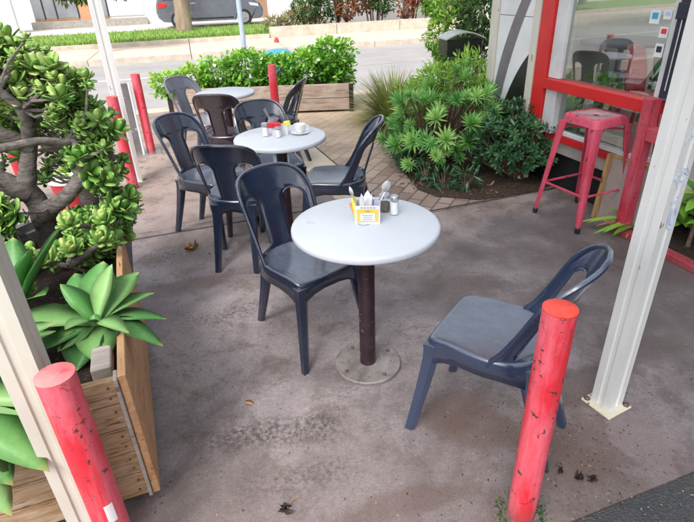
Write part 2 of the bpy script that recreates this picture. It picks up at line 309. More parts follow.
# ------------------------------------------------------------------ mesh builder
class MB:
    def __init__(s): s.v = []; s.f = []; s.e = []; s.fv = []; s.sm = []; s.mi = []
    def add(s, vs, fs, val=.5, es=None, smooth=True, mi=0, mat=None):
        o = len(s.v)
        if mat is not None: vs = [mat @ Vector(p) for p in vs]
        s.v += [tuple(p) for p in vs]; s.e += es if es else [0.] * len(vs)
        for f in fs:
            s.f.append(tuple(i + o for i in f)); s.fv.append(val); s.sm.append(smooth); s.mi.append(mi)
    def box(s, c, d, rz=0, rx=0, ry=0, bev=0, mi=0, val=.5, mat=None):
        hx, hy, hz = d[0] / 2, d[1] / 2, d[2] / 2
        rot = Matrix.Rotation(rz, 3, 'Z') @ Matrix.Rotation(ry, 3, 'Y') @ Matrix.Rotation(rx, 3, 'X')
        b = min(bev, hx * .49, hy * .49, hz * .49)
        if b <= 0:
            vs = [(x * hx, y * hy, z * hz) for x in (-1, 1) for y in (-1, 1) for z in (-1, 1)]
            fs = [(0, 1, 3, 2), (4, 6, 7, 5), (0, 4, 5, 1), (2, 3, 7, 6), (0, 2, 6, 4), (1, 5, 7, 3)]
        else:
            vs = []; idx = {}
            for x in (-1, 1):
                for y in (-1, 1):
                    for z in (-1, 1):
                        for k in range(3):
                            p = [x * (hx - b), y * (hy - b), z * (hz - b)]; p[k] = (x, y, z)[k] * (hx, hy, hz)[k]
                            idx[(x, y, z, k)] = len(vs); vs.append(tuple(p))
            fs = []
            S = ((-1, -1), (1, -1), (1, 1), (-1, 1))
            for k in range(3):
                o = [i for i in range(3) if i != k]
                for sg in (-1, 1):
                    q = []
                    for a, c2 in S:
                        t = [0, 0, 0]; t[k] = sg; t[o[0]] = a; t[o[1]] = c2; q.append(idx[(*t, k)])
                    if (sg == 1) == (k == 1): q.reverse()
                    fs.append(tuple(q))
            for k in range(3):
                o = [i for i in range(3) if i != k]
                for a in (-1, 1):
                    for c2 in (-1, 1):
                        q = []
                        for sg, kk in ((-1, o[0]), (1, o[0]), (1, o[1]), (-1, o[1])):
                            t = [0, 0, 0]; t[k] = sg; t[o[0]] = a; t[o[1]] = c2; q.append(idx[(*t, kk)])
                        fs.append(tuple(q))
            for x in (-1, 1):
                for y in (-1, 1):
                    for z in (-1, 1): fs.append(tuple(idx[(x, y, z, k)] for k in range(3)))
        vs = [rot @ Vector(p) + Vector(c) for p in vs]
        s.add(vs, fs, val, smooth=False, mi=mi, mat=mat)
    def tube(s, pts, r, n=8, closed=False, cap=True, jit=0, mi=0, val=.5, mat=None, smooth=True):
        pts = [Vector(p) for p in pts]; m = len(pts)
        rs = r if isinstance(r, (list, tuple)) else [r] * m
        vs = []; up = None
        for i, p in enumerate(pts):
            if closed: t = pts[(i + 1) % m] - pts[i - 1]
            else: t = pts[min(i + 1, m - 1)] - pts[max(i - 1, 0)]
            if t.length < 1e-9: t = Vector((0, 0, 1))
            t.normalize()
            if up is None: up = Vector((0, 0, 1)) if abs(t.z) < .9 else Vector((1, 0, 0))
            a = up - t * up.dot(t)
            if a.length < 1e-6: a = t.orthogonal()
            a.normalize(); up = a; b = t.cross(a)
            for k in range(n):
                an = 2 * PI * k / n
                rr = rs[i] * (1 + (random.uniform(-jit, jit) if jit else 0))
                vs.append(p + (a * math.cos(an) + b * math.sin(an)) * rr)
        fs = []
        for i in range(m if closed else m - 1):
            j = (i + 1) % m
            for k in range(n):
                l = (k + 1) % n; fs.append((i * n + k, i * n + l, j * n + l, j * n + k))
        if cap and not closed:
            fs.append(tuple(range(n))[::-1]); fs.append(tuple(range((m - 1) * n, m * n)))
        s.add(vs, fs, val, smooth=smooth, mi=mi, mat=mat)
    def lathe(s, prof, n=24, c=(0, 0, 0), mi=0, val=.5, mat=None, smooth=True):
        vs = []; fs = []; m = len(prof)
        for r, z in prof:
            for k in range(n):
                a = 2 * PI * k / n; vs.append((c[0] + max(r, 1e-4) * math.cos(a), c[1] + max(r, 1e-4) * math.sin(a), c[2] + z))
        for i in range(m - 1):
            for k in range(n):
                l = (k + 1) % n; fs.append((i * n + k, i * n + l, (i + 1) * n + l, (i + 1) * n + k))
        if prof[0][0] > 1e-3: fs.append(tuple(range(n))[::-1])
        if prof[-1][0] > 1e-3: fs.append(tuple(range((m - 1) * n, m * n)))
        s.add(vs, fs, val, smooth=smooth, mi=mi, mat=mat)
    def prism(s, poly, z0, z1, mi=0, val=.5, mat=None):
        n = len(poly)
        vs = [(x, y, z0) for x, y in poly] + [(x, y, z1) for x, y in poly]
        fs = [tuple(range(n))[::-1], tuple(range(n, 2 * n))] + [(i, (i + 1) % n, (i + 1) % n + n, i + n) for i in range(n)]
        s.add(vs, fs, val, smooth=False, mi=mi, mat=mat)
    def loft(s, rings, cap=True, mi=0, val=.5, smooth=True, mat=None):
        n = len(rings[0]); vs = [p for r in rings for p in r]; fs = []
        for i in range(len(rings) - 1):
            for k in range(n):
                l = (k + 1) % n; fs.append((i * n + k, i * n + l, (i + 1) * n + l, (i + 1) * n + k))
        if cap: fs.append(tuple(range(n))[::-1]); fs.append(tuple(range((len(rings) - 1) * n, len(rings) * n)))
        s.add(vs, fs, val, smooth=smooth, mi=mi, mat=mat)
    def build(s, name, mat, parent=None, autosmooth=True, edge=35):
        me = bpy.data.meshes.new(name); me.from_pydata(s.v, [], s.f)
        mats = mat if isinstance(mat, (list, tuple)) else [mat]
        for m in mats: me.materials.append(m)
        me.polygons.foreach_set('use_smooth', s.sm); me.polygons.foreach_set('material_index', s.mi)
        a = me.attributes.new('v', 'FLOAT', 'FACE'); a.data.foreach_set('value', s.fv)
        a = me.attributes.new('e', 'FLOAT', 'POINT'); a.data.foreach_set('value', s.e)
        me.update()
        if autosmooth: me.set_sharp_from_angle(angle=R_(edge))
        o = bpy.data.objects.new(name, me); col.objects.link(o)
        if parent: o.parent = parent
        return o
def tag(o, label, cat, group=None):
    o['label'] = label; o['category'] = cat
    if group: o['group'] = group
    return o
def thing(name, label, cat, loc=(0, 0, 0), rz=0, group=None):
    o = bpy.data.objects.new(name, None); col.objects.link(o); o.location = loc; o.rotation_euler = (0, 0, rz)
    o.empty_display_size = .1
    return tag(o, label, cat, group)
def struct(o): o['kind'] = 'structure'; return o
def kids(o): return [c for c in bpy.data.objects if c.parent == o]
def copy_tree(o, parent=None):
    c = o.copy(); col.objects.link(c)
    if parent: c.parent = parent
    for ch in kids(o): copy_tree(ch, c)
    return c

TH = R_(19.0)                       # the shop and slab grid
AX = Vector((math.cos(TH), math.sin(TH), 0)); BX = Vector((-math.sin(TH), math.cos(TH), 0))
def ct(c, t, z=0): return AX * c + BX * t + Vector((0, 0, z))
RT = R_(14.8)                       # road direction
UX = Vector((math.cos(RT), math.sin(RT), 0)); NX = Vector((-math.sin(RT), math.cos(RT), 0))
def rs(u, s, z=0): return UX * u + NX * s + Vector((0, 0, z))

# ------------------------------------------------------------------ leaves
def leaf(mb, p, d, up, ln, w, val=.5, curl=0., thick=0., shape='ob', seg=4, fold=0.):
    """blade growing from p along d; up = face normal; curl bends it back"""
    p = Vector(p); d = Vector(d).normalized(); up = Vector(up)
    up = (up - d * up.dot(d))
    if up.length < 1e-5: up = d.orthogonal()
    up.normalize(); sd = d.cross(up)
    prof = {'ob': lambda t: (.22 + .78 * math.sin(t / .6 * PI / 2)) if t < .6 else math.sqrt(max(0, 1 - ((t - .6) / .4) ** 2)),
            'lance': lambda t: math.sin(PI * min(1, .12 + t * .88)) ** .8,
            'agave': lambda t: (.42 + 1.25 * t * (1 if t < .5 else 1) if t < .48 else 1.02 * math.cos((t - .48) / .52 * PI / 2) ** .75),
            'blade': lambda t: (1 - t) ** .6}[shape]
    rows = []; vs = []; es = []
    for i in range(seg + 1):
        t = math.sin(i / seg * PI / 2) if shape == 'ob' else i / seg
        cen = p + d * (ln * t) + up * (-curl * ln * t * t)
        hw = w / 2 * max(.0, prof(t))
        lift = fold * hw
        a = cen - sd * hw + up * lift; b = cen + sd * hw + up * lift
        vs += [a, cen + up * (thick * .5 if thick else 0) * (1 if 0 < i < seg else .3), b]; es += [t] * 3
        if thick: vs.append(cen - up * thick * .6 * (1 if 0 < i < seg else .3)); es.append(t)
    k = 4 if thick else 3; fs = []
    for i in range(seg):
        o = i * k; q = o + k
        fs += [(o, o + 1, q + 1, q), (o + 1, o + 2, q + 2, q + 1)]
        if thick: fs += [(o + 2, o + 3, q + 3, q + 2), (o + 3, o, q, q + 3)]
    mb.add(vs, fs, val, es)
def rvec(zmin=-1.):
    while True:
        v = Vector((random.uniform(-1, 1), random.uniform(-1, 1), random.uniform(zmin, 1)))
        if .05 < v.length < 1: return v.normalized()
def rosette(mb, c, ax, n, ln, w, shape='ob', thick=0., spread=(25, 85), curl=-.2, val=.5, vr=.25, fold=.2, seg=4):
    ax = Vector(ax).normalized(); u = ax.orthogonal().normalized(); w2 = ax.cross(u)
    ph = random.random() * 6
    for k in range(n):
        t = (k + .5) / n; el = R_(spread[0] + (spread[1] - spread[0]) * t + random.uniform(-6, 6))
        an = ph + k * 2.39996
        rad = u * math.cos(an) + w2 * math.sin(an)
        d = ax * math.cos(el) + rad * math.sin(el)
        nup = ax * math.sin(el) - rad * math.cos(el)
        s = .65 + .35 * math.sin(PI * min(1, .25 + t * .75))
        leaf(mb, Vector(c) + d * (.06 * ln), d, nup, ln * s * random.uniform(.85, 1.1), w * s * random.uniform(.9, 1.1),
             min(1, max(0, val + random.uniform(-vr, vr) + (.2 * (1 - t)))), curl, thick, shape, seg, fold)
def clump(mb, c, r, n, ln, w, shape='lance', vlo=.1, vhi=.9, sq=(1, 1, 1), light_up=True, seg=2, shell=.55):
    """n leaves through an uneven ellipsoid"""
    c = Vector(c)
    for i in range(n):
        v = rvec(); rad = random.uniform(shell, 1.0) ** .6
        rr = r * (.82 + .36 * mnoise.noise(v * 2.1 + c * 1.7)) * rad
        p = c + Vector((v.x * rr * sq[0], v.y * rr * sq[1], v.z * rr * sq[2]))
        d = (v + rvec() * .9).normalized(); up = (Vector((0, 0, 1)) + rvec() * .7)
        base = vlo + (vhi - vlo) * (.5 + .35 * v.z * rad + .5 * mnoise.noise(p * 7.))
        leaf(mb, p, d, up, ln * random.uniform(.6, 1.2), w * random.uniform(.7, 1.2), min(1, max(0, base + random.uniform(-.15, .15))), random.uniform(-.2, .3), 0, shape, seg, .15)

# ------------------------------------------------------------------ ground and street
def sheet(name, pts, z, mat, thick=None, m=None):
    mb = MB(); mb.add([(p[0], p[1], z) for p in pts], [tuple(range(len(pts)))], smooth=False)
    return struct(mb.build(name, mat, None, False))
def solid(name, pts, z0, z1, mat):
    mb = MB(); mb.prism([(p[0], p[1]) for p in pts], z0, z1); return struct(mb.build(name, mat, None, False))
sheet('ground', [(-400, -300), (400, -300), (400, 500), (-400, 500)], -.20, M['drive'])
# near footpath slab (concrete apron), its surface at z = 0
ap = [rs(-30, -2), rs(30, -2), rs(30, 8.0), rs(-30, 8.0)]
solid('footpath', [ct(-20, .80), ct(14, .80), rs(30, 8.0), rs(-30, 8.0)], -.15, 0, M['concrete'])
solid('asphalt_path', [ct(-20, -8), ct(14, -8), ct(14, .798), ct(-20, .798)], -.15, -.006, M['asphalt_near'])
solid('kerb_near', [rs(-40, 8.004), rs(40, 8.004), rs(40, 8.15), rs(-40, 8.15)], -.15, .004, M['kerb'])
sheet('gutter_near', [rs(-40, 8.15), rs(40, 8.15), rs(40, 8.62), rs(-40, 8.62)], -.055, M['gutter'])
sheet('road', [rs(-120, 8.6), rs(120, 8.6), rs(120, 14.5), rs(-120, 14.5)], -.06, M['road'])
sheet('road_line', [rs(-60, 11.75), rs(.8, 11.75), rs(.8, 11.86), rs(-60, 11.86)], -.056, M['linepaint'])
sheet('road_seam', [rs(-.3, 11.3), rs(60, 11.3), rs(60, 11.34), rs(-.3, 11.34)], -.056, M['gutter'])
kmb = MB(); 
for i in range(-14, 14):
    kmb.prism([tuple(q[:2]) for q in (rs(i * 2.4, 14.35), rs(i * 2.4 + 2.385, 14.35), rs(i * 2.4 + 2.385, 14.62), rs(i * 2.4, 14.62))], -.15, .075)
struct(kmb.build('kerb_far', M['kerb'], None, False))
fp = MB()
for i in range(-14, 14):
    fp.prism([tuple(q[:2]) for q in (rs(i * 2.4, 14.625), rs(i * 2.4 + 2.38, 14.625), rs(i * 2.4 + 2.38, 17.2), rs(i * 2.4, 17.2))], -.15, .07)
struct(fp.build('footpath_far', M['farpath'], None, False))
solid('verge', [rs(-40, 17.5), rs(2.6, 17.5), rs(3.4, 22.2), rs(-40, 22.2)], -.15, .15, M['lawn'])
solid('driveway', [rs(-60, 22.21), rs(60, 22.21), rs(60, 60), rs(-60, 60)], -.15, .03, M['drive'])
solid('garden_bed_far', [rs(2.61, 17.5), rs(40, 17.5), rs(40, 22.2), rs(3.41, 22.2)], -.15, .2, M['mulch'])
w = thing('low_edging_wall', 'long pale stone edging wall holding the lawn across the street', 'wall')
mb = MB()
for i in range(-14, 1):
    mb.prism([tuple(q[:2]) for q in (rs(i * 2.4, 17.21), rs(i * 2.4 + 2.385, 17.21), rs(i * 2.4 + 2.385, 17.49), rs(i * 2.4, 17.49))], .0, .17)
mb.build('wall_blocks', M['kerb'], w, False)
w = thing('low_retaining_wall', 'low cream retaining wall in front of the red tinged hedge', 'wall')
mb = MB()
for i in range(0, 12):
    mb.prism([tuple(q[:2]) for q in (rs(2.41 + i * 2.1, 17.21), rs(2.41 + i * 2.1 + 2.08, 17.21), rs(2.41 + i * 2.1 + 2.08, 17.49), rs(2.41 + i * 2.1, 17.49))], .0, .36)
mb.build('wall_blocks', M['kerb'], w, False)
# grass blades on the verge
mb = MB()
for i in range(9000):
    u = random.uniform(-13, 2.6); s = random.uniform(17.5, 22.2) if random.random() < .6 else random.uniform(17.5, 18.3)
    p = rs(u, s, .148)
    leaf(mb, p, Vector((random.uniform(-.4, .4), random.uniform(-.4, .4), 1)), rvec(), random.uniform(.05, .12), .025, random.random(), .2, 0, 'blade', 1)
g = mb.build('grass', M['grass'], None, False); g['kind'] = 'stuff'; g['label'] = 'bright green lawn grass on the far verge'; g['category'] = 'grass'

# slab joints, pale slab strip and clay pavers near the far tables
def strip(mb, a, b, w, z):
    a = Vector(a); b = Vector(b); d = (b - a).normalized(); n = Vector((-d.y, d.x, 0)) * w / 2
    mb.add([(a - n).to_tuple()[:2] + (z,), (b - n).to_tuple()[:2] + (z,), (b + n).to_tuple()[:2] + (z,), (a + n).to_tuple()[:2] + (z,)], [(0, 1, 2, 3)], smooth=False)
mb = MB(); strip(mb, (-6, 1.85, 0), (.36, 4.03, 0), .012, .004)
strip(mb, (-6, 1.95, 0), (-.2, 3.93, 0), .004, .004)
struct(mb.build('slab_joint', M['joint'], None, False))
def brick_mat():
    m, nt, bs = new_mat('clay_pavers')
    v = coords(nt, rot=-TH - R_(45))
    br = nt.nodes.new('ShaderNodeTexBrick'); L(nt, v, br.inputs['Vector'])
    br.inputs['Scale'].default_value = 1; br.inputs['Mortar Size'].default_value = .0085
    br.inputs['Brick Width'].default_value = .23; br.inputs['Row Height'].default_value = .115
    br.inputs['Color1'].default_value = (.235, .165, .14, 1); br.inputs['Color2'].default_value = (.36, .275, .235, 1)
    br.inputs['Mortar'].default_value = (.13, .105, .09, 1); br.inputs['Bias'].default_value = 0
    sx = nt.nodes.new('ShaderNodeSeparateXYZ'); L(nt, coords(nt), sx.inputs[0])
    far = nt.nodes.new('ShaderNodeMapRange'); L(nt, sx.outputs[1], far.inputs[0])
    far.inputs[1].default_value = 4.2; far.inputs[2].default_value = 6.0
    nn = noise(nt, coords(nt), 3, 6, .7)
    c = mix(nt, mathn(nt, 'MULTIPLY', far.outputs[0], .55), br.outputs['Color'], (.56, .44, .31))
    c = mix(nt, .5, c, ramp(nt, nn, [(.3, .3), (.7, .72)]), 'OVERLAY')
    c = mix(nt, .3, c, ramp(nt, noise(nt, coords(nt), 60, 4, .7), [(.3, .3), (.7, .75)]), 'OVERLAY')
    L(nt, c, bs.inputs['Base Color']); bs.inputs['Roughness'].default_value = .8
    h = mathn(nt, 'SUBTRACT', mathn(nt, 'MULTIPLY', nn, .3), br.outputs['Fac'])
    bump(nt, bs, h, .6, .005); return m
sheet('brick_paving', [(-.36, 5.75), (.40, 3.62), (.53, 3.62), (2.6, 4.38), (1.4, 8.3), (-.9, 7.75), (-.85, 7.12)], .004, brick_mat())
sheet('pale_slab', [(-.36 - .30, 5.64), (.40 - .30, 3.52), (.395, 3.62), (-.365, 5.75)], .004, M['slab_pale'])
mb = MB(); strip(mb, (.395, 3.615, 0), (-.365, 5.75, 0), .014, .008); strip(mb, (.40, 3.6, 0), (2.3, 4.27, 0), .02, .008)
struct(mb.build('paving_joint', M['joint'], None, False))
sheet('planting_bed', [(.62, 4.15), (.75, 3.98), (1.07, 3.87), (1.5, 3.98), (1.95, 4.25), (2.3, 4.6), (1.3, 7.6), (.45, 7.4), (.42, 6.3), (.5, 5.0)], .012, M['mulch'])
# mulch chips
mb = MB()
for i in range(900):
    p = Vector((random.uniform(.45, 2.1), random.uniform(3.85, 6.5), .015))
    if p.dot(AX) > 2.95 or p.y < 3.95 + abs(p.x - 1.1) * .35: continue
    if p.x < .55 and random.random() < .6: continue
    leaf(mb, p, (random.uniform(-1, 1), random.uniform(-1, 1), random.uniform(-.1, .25)), (0, 0, 1), random.uniform(.02, .06), random.uniform(.01, .025), random.random(), .2, 0, 'lance', 2)
g = mb.build('leaf_litter', foliage_mat('litter', (.06, .03, .02), (.22, .13, .08), (.4, .26, .16), None, .8, .1), None, False)
g['kind'] = 'stuff'; g['label'] = 'brown bark and leaf litter under the shrubs'; g['category'] = 'leaf litter'

# ------------------------------------------------------------------ chairs
def chair_maps():
    def lerp(z, pts):
        for (a, va), (b, vb) in zip(pts, pts[1:]):
            if z <= b: 
                t = (z - a) / (b - a); t = max(0, min(1, t)); return va + (vb - va) * t
        return pts[-1][1]
    yb = lambda z: lerp(z, [(.40, -.185), (.44, -.19), (.55, -.222), (.68, -.262), (.82, -.315)])
    a = lambda z: lerp(z, [(.40, .192), (.44, .193), (.6, .2), (.82, .213)])
    b = lambda z: lerp(z, [(.40, .192), (.44, .19), (.6, .155), (.82, .11)])
    pm = lambda z: R_(lerp(z, [(.40, 80), (.44, 76), (.49, 71), (.56, 69), (.82, 69)]))
    def S(phi, z): return Vector((a(z) * math.sin(phi), yb(z) + b(z) * (1 - math.cos(phi)), z))
    return S, pm
def make_chair(name, label, matn, group):
    root = thing(name, label, 'chair', group=group)
    mt = M[matn]
    S, pm = chair_maps()
    # backrest with two arched openings
    mb = MB()
    ZT = .815; zk = .655
    z_open0, z_open1 = .462, .70
    zs = [.395, .42, .445, z_open0] + [z_open0 + (z_open1 - .05 - z_open0) * k / 7 for k in range(1, 8)]
    zs += [z_open1 - .05 + .05 * math.sin(PI / 2 * k / 6) for k in range(1, 7)]
    zs += [z_open1 + (ZT - z_open1) * math.sin(PI / 2 * k / 9) for k in range(1, 10)]
    def smax(z):
        p = pm(z)
        if z > zk: p *= max(0.0, 1 - ((z - zk) / (ZT - zk)) ** 2.6) ** (1 / 2.6)
        return p
    def cols(z):
        pm_ = smax(z)
        sp = R_(15.5 + 3 * math.cos((z - .55) / .15)); ou = R_(69 - 14)
        mid = (sp + ou) / 2
        if z >= z_open1: sp_, ou_ = mid, mid
        elif z > z_open1 - .05:
            k = math.sqrt(max(0, 1 - ((z - (z_open1 - .05)) / .05) ** 2)); sp_ = mid + (sp - mid) * k; ou_ = mid + (ou - mid) * k
        else: sp_, ou_ = sp, ou
        if z <= z_open0 - .001: sp_ = ou_ = mid
        k = pm_ / pm(z); 
        if k < 1: sp_ *= k; ou_ *= k
        r = [-pm_, -(pm_ * .66 + ou_ * .34), -(pm_ * .33 + ou_ * .67), -ou_, -sp_, -sp_ * .66, -sp_ * .33, 0, sp_ * .33, sp_ * .66, sp_, ou_, pm_ * .33 + ou_ * .67, pm_ * .66 + ou_ * .34, pm_]
        return r, ou_ - sp_
    rows = []; gaps = []
    for z in zs:
        r, gp = cols(z)
        rows.append([S(p, z) + (Vector((0, .006 * math.cos(p * 3), 0)) if abs(p) < .35 else Vector()) for p in r]); gaps.append(gp)
    nC = 15; vs = [p for r in rows for p in r]; fs = []
    for i in range(len(rows) - 1):
        for k in range(nC - 1):
            if k in (3, 10) and (gaps[i] > 1e-6 or gaps[i + 1] > 1e-6): continue
            fs.append((i * nC + k, i * nC + k + 1, (i + 1) * nC + k + 1, (i + 1) * nC + k))
    mb.add(vs, fs)
    back = mb.build('backrest', mt, root, False)
    import bmesh
    bm = bmesh.new(); bm.from_mesh(back.data); bmesh.ops.remove_doubles(bm, verts=bm.verts, dist=.0005)
    bmesh.ops.dissolve_degenerate(bm, edges=bm.edges, dist=.0004)
    bm.to_mesh(back.data); bm.free()
    sd = back.modifiers.new('thick', 'SOLIDIFY'); sd.thickness = .006; sd.offset = 0
    # rolled rim round the outside and the openings
    rim = MB(); pts = []
    zz = [z for z in zs if z >= .42]
    for z in zz: pts.append(S(-smax(z), z))
    for z in reversed(zz[:-1]): pts.append(S(smax(z), z))
    rim.tube(pts, [.0100] * len(pts), 8)
    for sg in (-1, 1):
        q = []
        for z in zs:
            if z_open0 <= z <= z_open1: q.append(S(sg * cols(z)[0][11], z))
        for z in reversed(zs):
            if z_open0 <= z < z_open1: q.append(S(sg * cols(z)[0][10], z))
        rim.tube(q, .0052, 6, closed=True)
    rim.build('rim', mt, back)
    # seat
    def outline(n=44):
        o = []
        for k in range(n + 1):
            ph = R_(-90 + 180 * k / n); sn_, cs_ = math.sin(ph), math.cos(ph)
            o.append(Vector((.196 * math.copysign(abs(sn_) ** .8, sn_), -.195 * abs(cs_) ** .8, 0)))
        fr = [(.190, .06), (.182, .12), (.177, .165), (.171, .184), (.158, .194), (.13, .198), (.09, .2), (.04, .201)]
        fr = [Vector((x, y, 0)) for x, y in fr]
        return o + fr + [Vector((-p.x, p.y, 0)) for p in reversed(fr)]
    ol = outline(); n = len(ol)
    mb = MB(); rings = []
    cen = Vector((0, .01, 0))
    for k, (s, dz) in enumerate([(1.0, -.022), (1.012, -.010), (1.0, .002), (.965, .006), (.9, .0), (.75, -.008), (.55, -.012), (.3, -.0145), (.08, -.015)]):
        ring = []
        for p in ol:
            q = cen + (p - cen) * s
            z = .44 + dz
            if q.y > .12: z -= (q.y - .12) ** 2 * 2.2 
            z += .006 * abs(q.x / .2) ** 2
            ring.append((q.x, q.y, z))
        rings.append(ring)
    mb.loft(rings, cap=False); mb.add(rings[-1], [tuple(range(n))])
    seat = mb.build('seat', mt, root, False)
    # skirt under the seat, deeper where it runs into the legs
    mb = MB(); top = []; bot = []
    corners = [Vector((.165, .18, 0)), Vector((-.165, .18, 0)), Vector((.12, -.16, 0)), Vector((-.12, -.16, 0))]
    for p in ol:
        d = min((p - c).length for c in corners)
        dep = .048 + .055 * max(0, 1 - d / .13) ** 2
        q = cen + (p - cen) * 1.0
        top.append((q.x, q.y, .425)); q2 = cen + (p - cen) * 1.015; bot.append((q2.x, q2.y, .425 - dep))
    q3 = [(cen.x + (Vector(p).x - cen.x) * .96, cen.y + (Vector(p).y - cen.y) * .96, Vector(p).z) for p in bot]
    mb.loft([top, bot, q3], cap=False)
    mb.build('skirt', mt, root, False)
    # legs: L shaped, splayed and tapered
    def leg(tx, ty, bx, by, w0, w1):
        sx = 1 if bx > 0 else -1; sy = 1 if by > 0 else -1
        m = MB(); rings = []
        for t in (0, .06, .15, .3, .5, .75, .93, 1.0):
            z = .415 * (1 - t)
            x = tx + (bx - tx) * (t ** 1.15); y = ty + (by - ty) * (t ** 1.15)
            w = w1 + (w0 - w1) * (1 - t) ** 1.2 + (.012 * max(0, 1 - t / .15) ** 2)
            h = w / 2; c = h * .35
            prof = [(-h, -h * .2), (-h * .2, -h), (h * .55, -h), (h - .0, -h * .35), (h, h * .3), (h * 1.04, h * 1.04), (h * .3, h), (-h * .35, h), (-h, h * .55)]
            rings.append([(x + px * sx, y + py * sy, z) for px, py in prof])
        if sx * sy < 0: rings = [list(reversed(r)) for r in rings]
        m.loft(rings); return m.build('leg', mt, root, True, 28)
    for sg in (-1, 1):
        leg(sg * .150, .170, sg * .203, .232, .054, .036)
        leg(sg * .105, -.150, sg * .122, -.272, .058, .034)
    return root
def face(o, x, y, fx, fy): 
    o.location = (x, y, 0); o.rotation_euler = (0, 0, math.atan2(-fx, fy))
G = 'resin cafe chairs around the tables'
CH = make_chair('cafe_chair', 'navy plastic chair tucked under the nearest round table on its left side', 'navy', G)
face(CH, -.202, 2.19, .633, -.774)
def another(label, x, y, fx, fy, mat=None):
    c = copy_tree(CH); c['label'] = label; face(c, x, y, fx, fy)
    if mat:
        for k in kids(c):
            for o in [k] + kids(k):
                o.data = o.data.copy(); o.data.materials[0] = M[mat]
    return c
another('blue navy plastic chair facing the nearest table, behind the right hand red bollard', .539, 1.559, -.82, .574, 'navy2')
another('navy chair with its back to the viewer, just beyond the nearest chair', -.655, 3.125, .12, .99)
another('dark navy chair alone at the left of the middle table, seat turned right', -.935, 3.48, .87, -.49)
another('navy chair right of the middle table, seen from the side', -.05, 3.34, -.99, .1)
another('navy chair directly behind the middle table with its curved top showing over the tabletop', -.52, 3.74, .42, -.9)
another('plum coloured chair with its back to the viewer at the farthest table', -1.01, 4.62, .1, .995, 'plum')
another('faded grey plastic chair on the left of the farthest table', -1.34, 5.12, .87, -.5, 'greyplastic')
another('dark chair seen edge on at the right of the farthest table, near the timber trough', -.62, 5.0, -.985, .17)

# ------------------------------------------------------------------ tables
def make_table(x, y, zt, r, label):
    t = thing('cafe_table', label, 'table', (x, y, 0), group='round white cafe tables')
    mb = MB(); mb.lathe([(0, zt), (r - .012, zt), (r - .003, zt - .003), (r, zt - .01), (r, zt - .024), (r - .004, zt - .03), (r - .02, zt - .032), (0, zt - .032)], 72)
    mb.build('tabletop', M['tabletop'], t, True, 50)
    mb = MB(); mb.lathe([(.036, .012), (.036, zt - .034)], 24)
    mb.build('pole', M['darkpole'], t)
    mb = MB(); mb.lathe([(.14, zt - .055), (.14, zt - .0335)], 24); mb.build('top_bracket', M['darkpole'], t)
    mb = MB(); mb.lathe([(.150, .0), (.153, .004), (.153, .014), (.149, .0175), (0, .018)], 48)
    b = mb.build('base_plate', M['baseplate'], t)
    for k in range(4):
        a = R_(35 + 90 * k); mb = MB(); mb.lathe([(.009, .0175), (.009, .023), (.005, .026), (0, .026)], 6, (.122 * math.cos(a), .122 * math.sin(a), 0))
        mb.build('bolt', M['bolt'], b, False)
    return t
make_table(.08, 1.925, .725, .302, 'round white table in the foreground holding the yellow tin and two glass shakers')
make_table(-.40, 3.325, .725, .295, 'round white table in the middle holding red packets, shakers and a white cup')
make_table(-1.09, 5.12, .69, .275, 'small round white table farthest back, bare, in front of the timber trough')

# things on the near table
t = thing('condiment_tin', 'white and yellow square tin holding cutlery, tissue and packets on the near table', 'tin', (.092, 1.955, .7252), R_(-4))
mb = MB(); W = .098; Hh = .078; D = .07
for x, y, dx, dy in ((0, -D / 2, W, .003), (0, D / 2, W, .003), (-W / 2, 0, .003, D - .003), (W / 2, 0, .003, D - .003)): mb.box((x, y, Hh / 2), (dx, dy, Hh))
mb.box((0, 0, .003), (W - .004, D - .004, .004)); mb.build('body', M['white'], t, False)
mb = MB(); mb.box((.0, -D / 2 - .002, .036), (.086, .0015, .054)); lb = mb.build('label', M['yellow'], t, False)
mb = MB(); mb.box((.0, -D / 2 - .0035, .030), (.058, .0015, .034)); mb.build('panel', M['white'], lb, False)
mb = MB()
for k in range(5): mb.box((-.024 + k * .0125, -D / 2 - .0025, .070), (.0075, .0015, .005))
for k in range(3): mb.box((.0, -D / 2 - .0048, .020 + k * .009), (.042 - .008 * (k % 2), .001, .0025))
mb.box((0, -D / 2 - .0035, .055), (.02, .001, .006)); mb.tube([(-.04, -D / 2 - .003, .003), (-.02, -D / 2 - .02, .001), (.005, -D / 2 - .01, .001)], .0015, 5)
mb.build('printed_marks', M['mark'], t, False)
sv = tag(MB().build('x', M['paper']), 'x', 'x') if False else None
mb = MB()
for k in range(5):
    a = R_(72 * k); leaf(mb, (-.006 + .008 * math.cos(a), .0 + .008 * math.sin(a), .03), (.08 * math.cos(a), .08 * math.sin(a), 1), (math.cos(a), math.sin(a), 0), .075 + .02 * random.random(), .04, .5, -.1, 0, 'lance', 5, .3)
o = mb.build('paper_napkin', M['paper'], None, False); o.location = (.092, 1.955, .7252); tag(o, 'white paper napkin sticking up out of the yellow tin', 'napkin')
def cutlery(p0, p1, lab, name, cup=.011):
    mb = MB(); p0 = Vector(p0); p1 = Vector(p1); d = (p1 - p0)
    mb.tube([p0, p0 + d * .6, p0 + d * .72], [.003, .0028, .003], 6)
    q = p0 + d * .72; dn = d.normalized(); s = dn.cross(Vector((0, 1, 0))).normalized()
    ring = []
    leaf(mb, q, d, Vector((0, -1, 0)), d.length * .33, cup * 2.2, .5, .08, .003, 'lance', 6)
    o = mb.build(name, M['steel'], None); tag(o, lab, name)
cutlery((.062, 1.95, .74), (.022, 1.965, .865), 'steel knife leaning left out of the yellow tin', 'knife', .007)
cutlery((.11, 1.965, .74), (.175, 1.99, .875), 'steel spoon leaning right out of the yellow tin', 'spoon', .013)
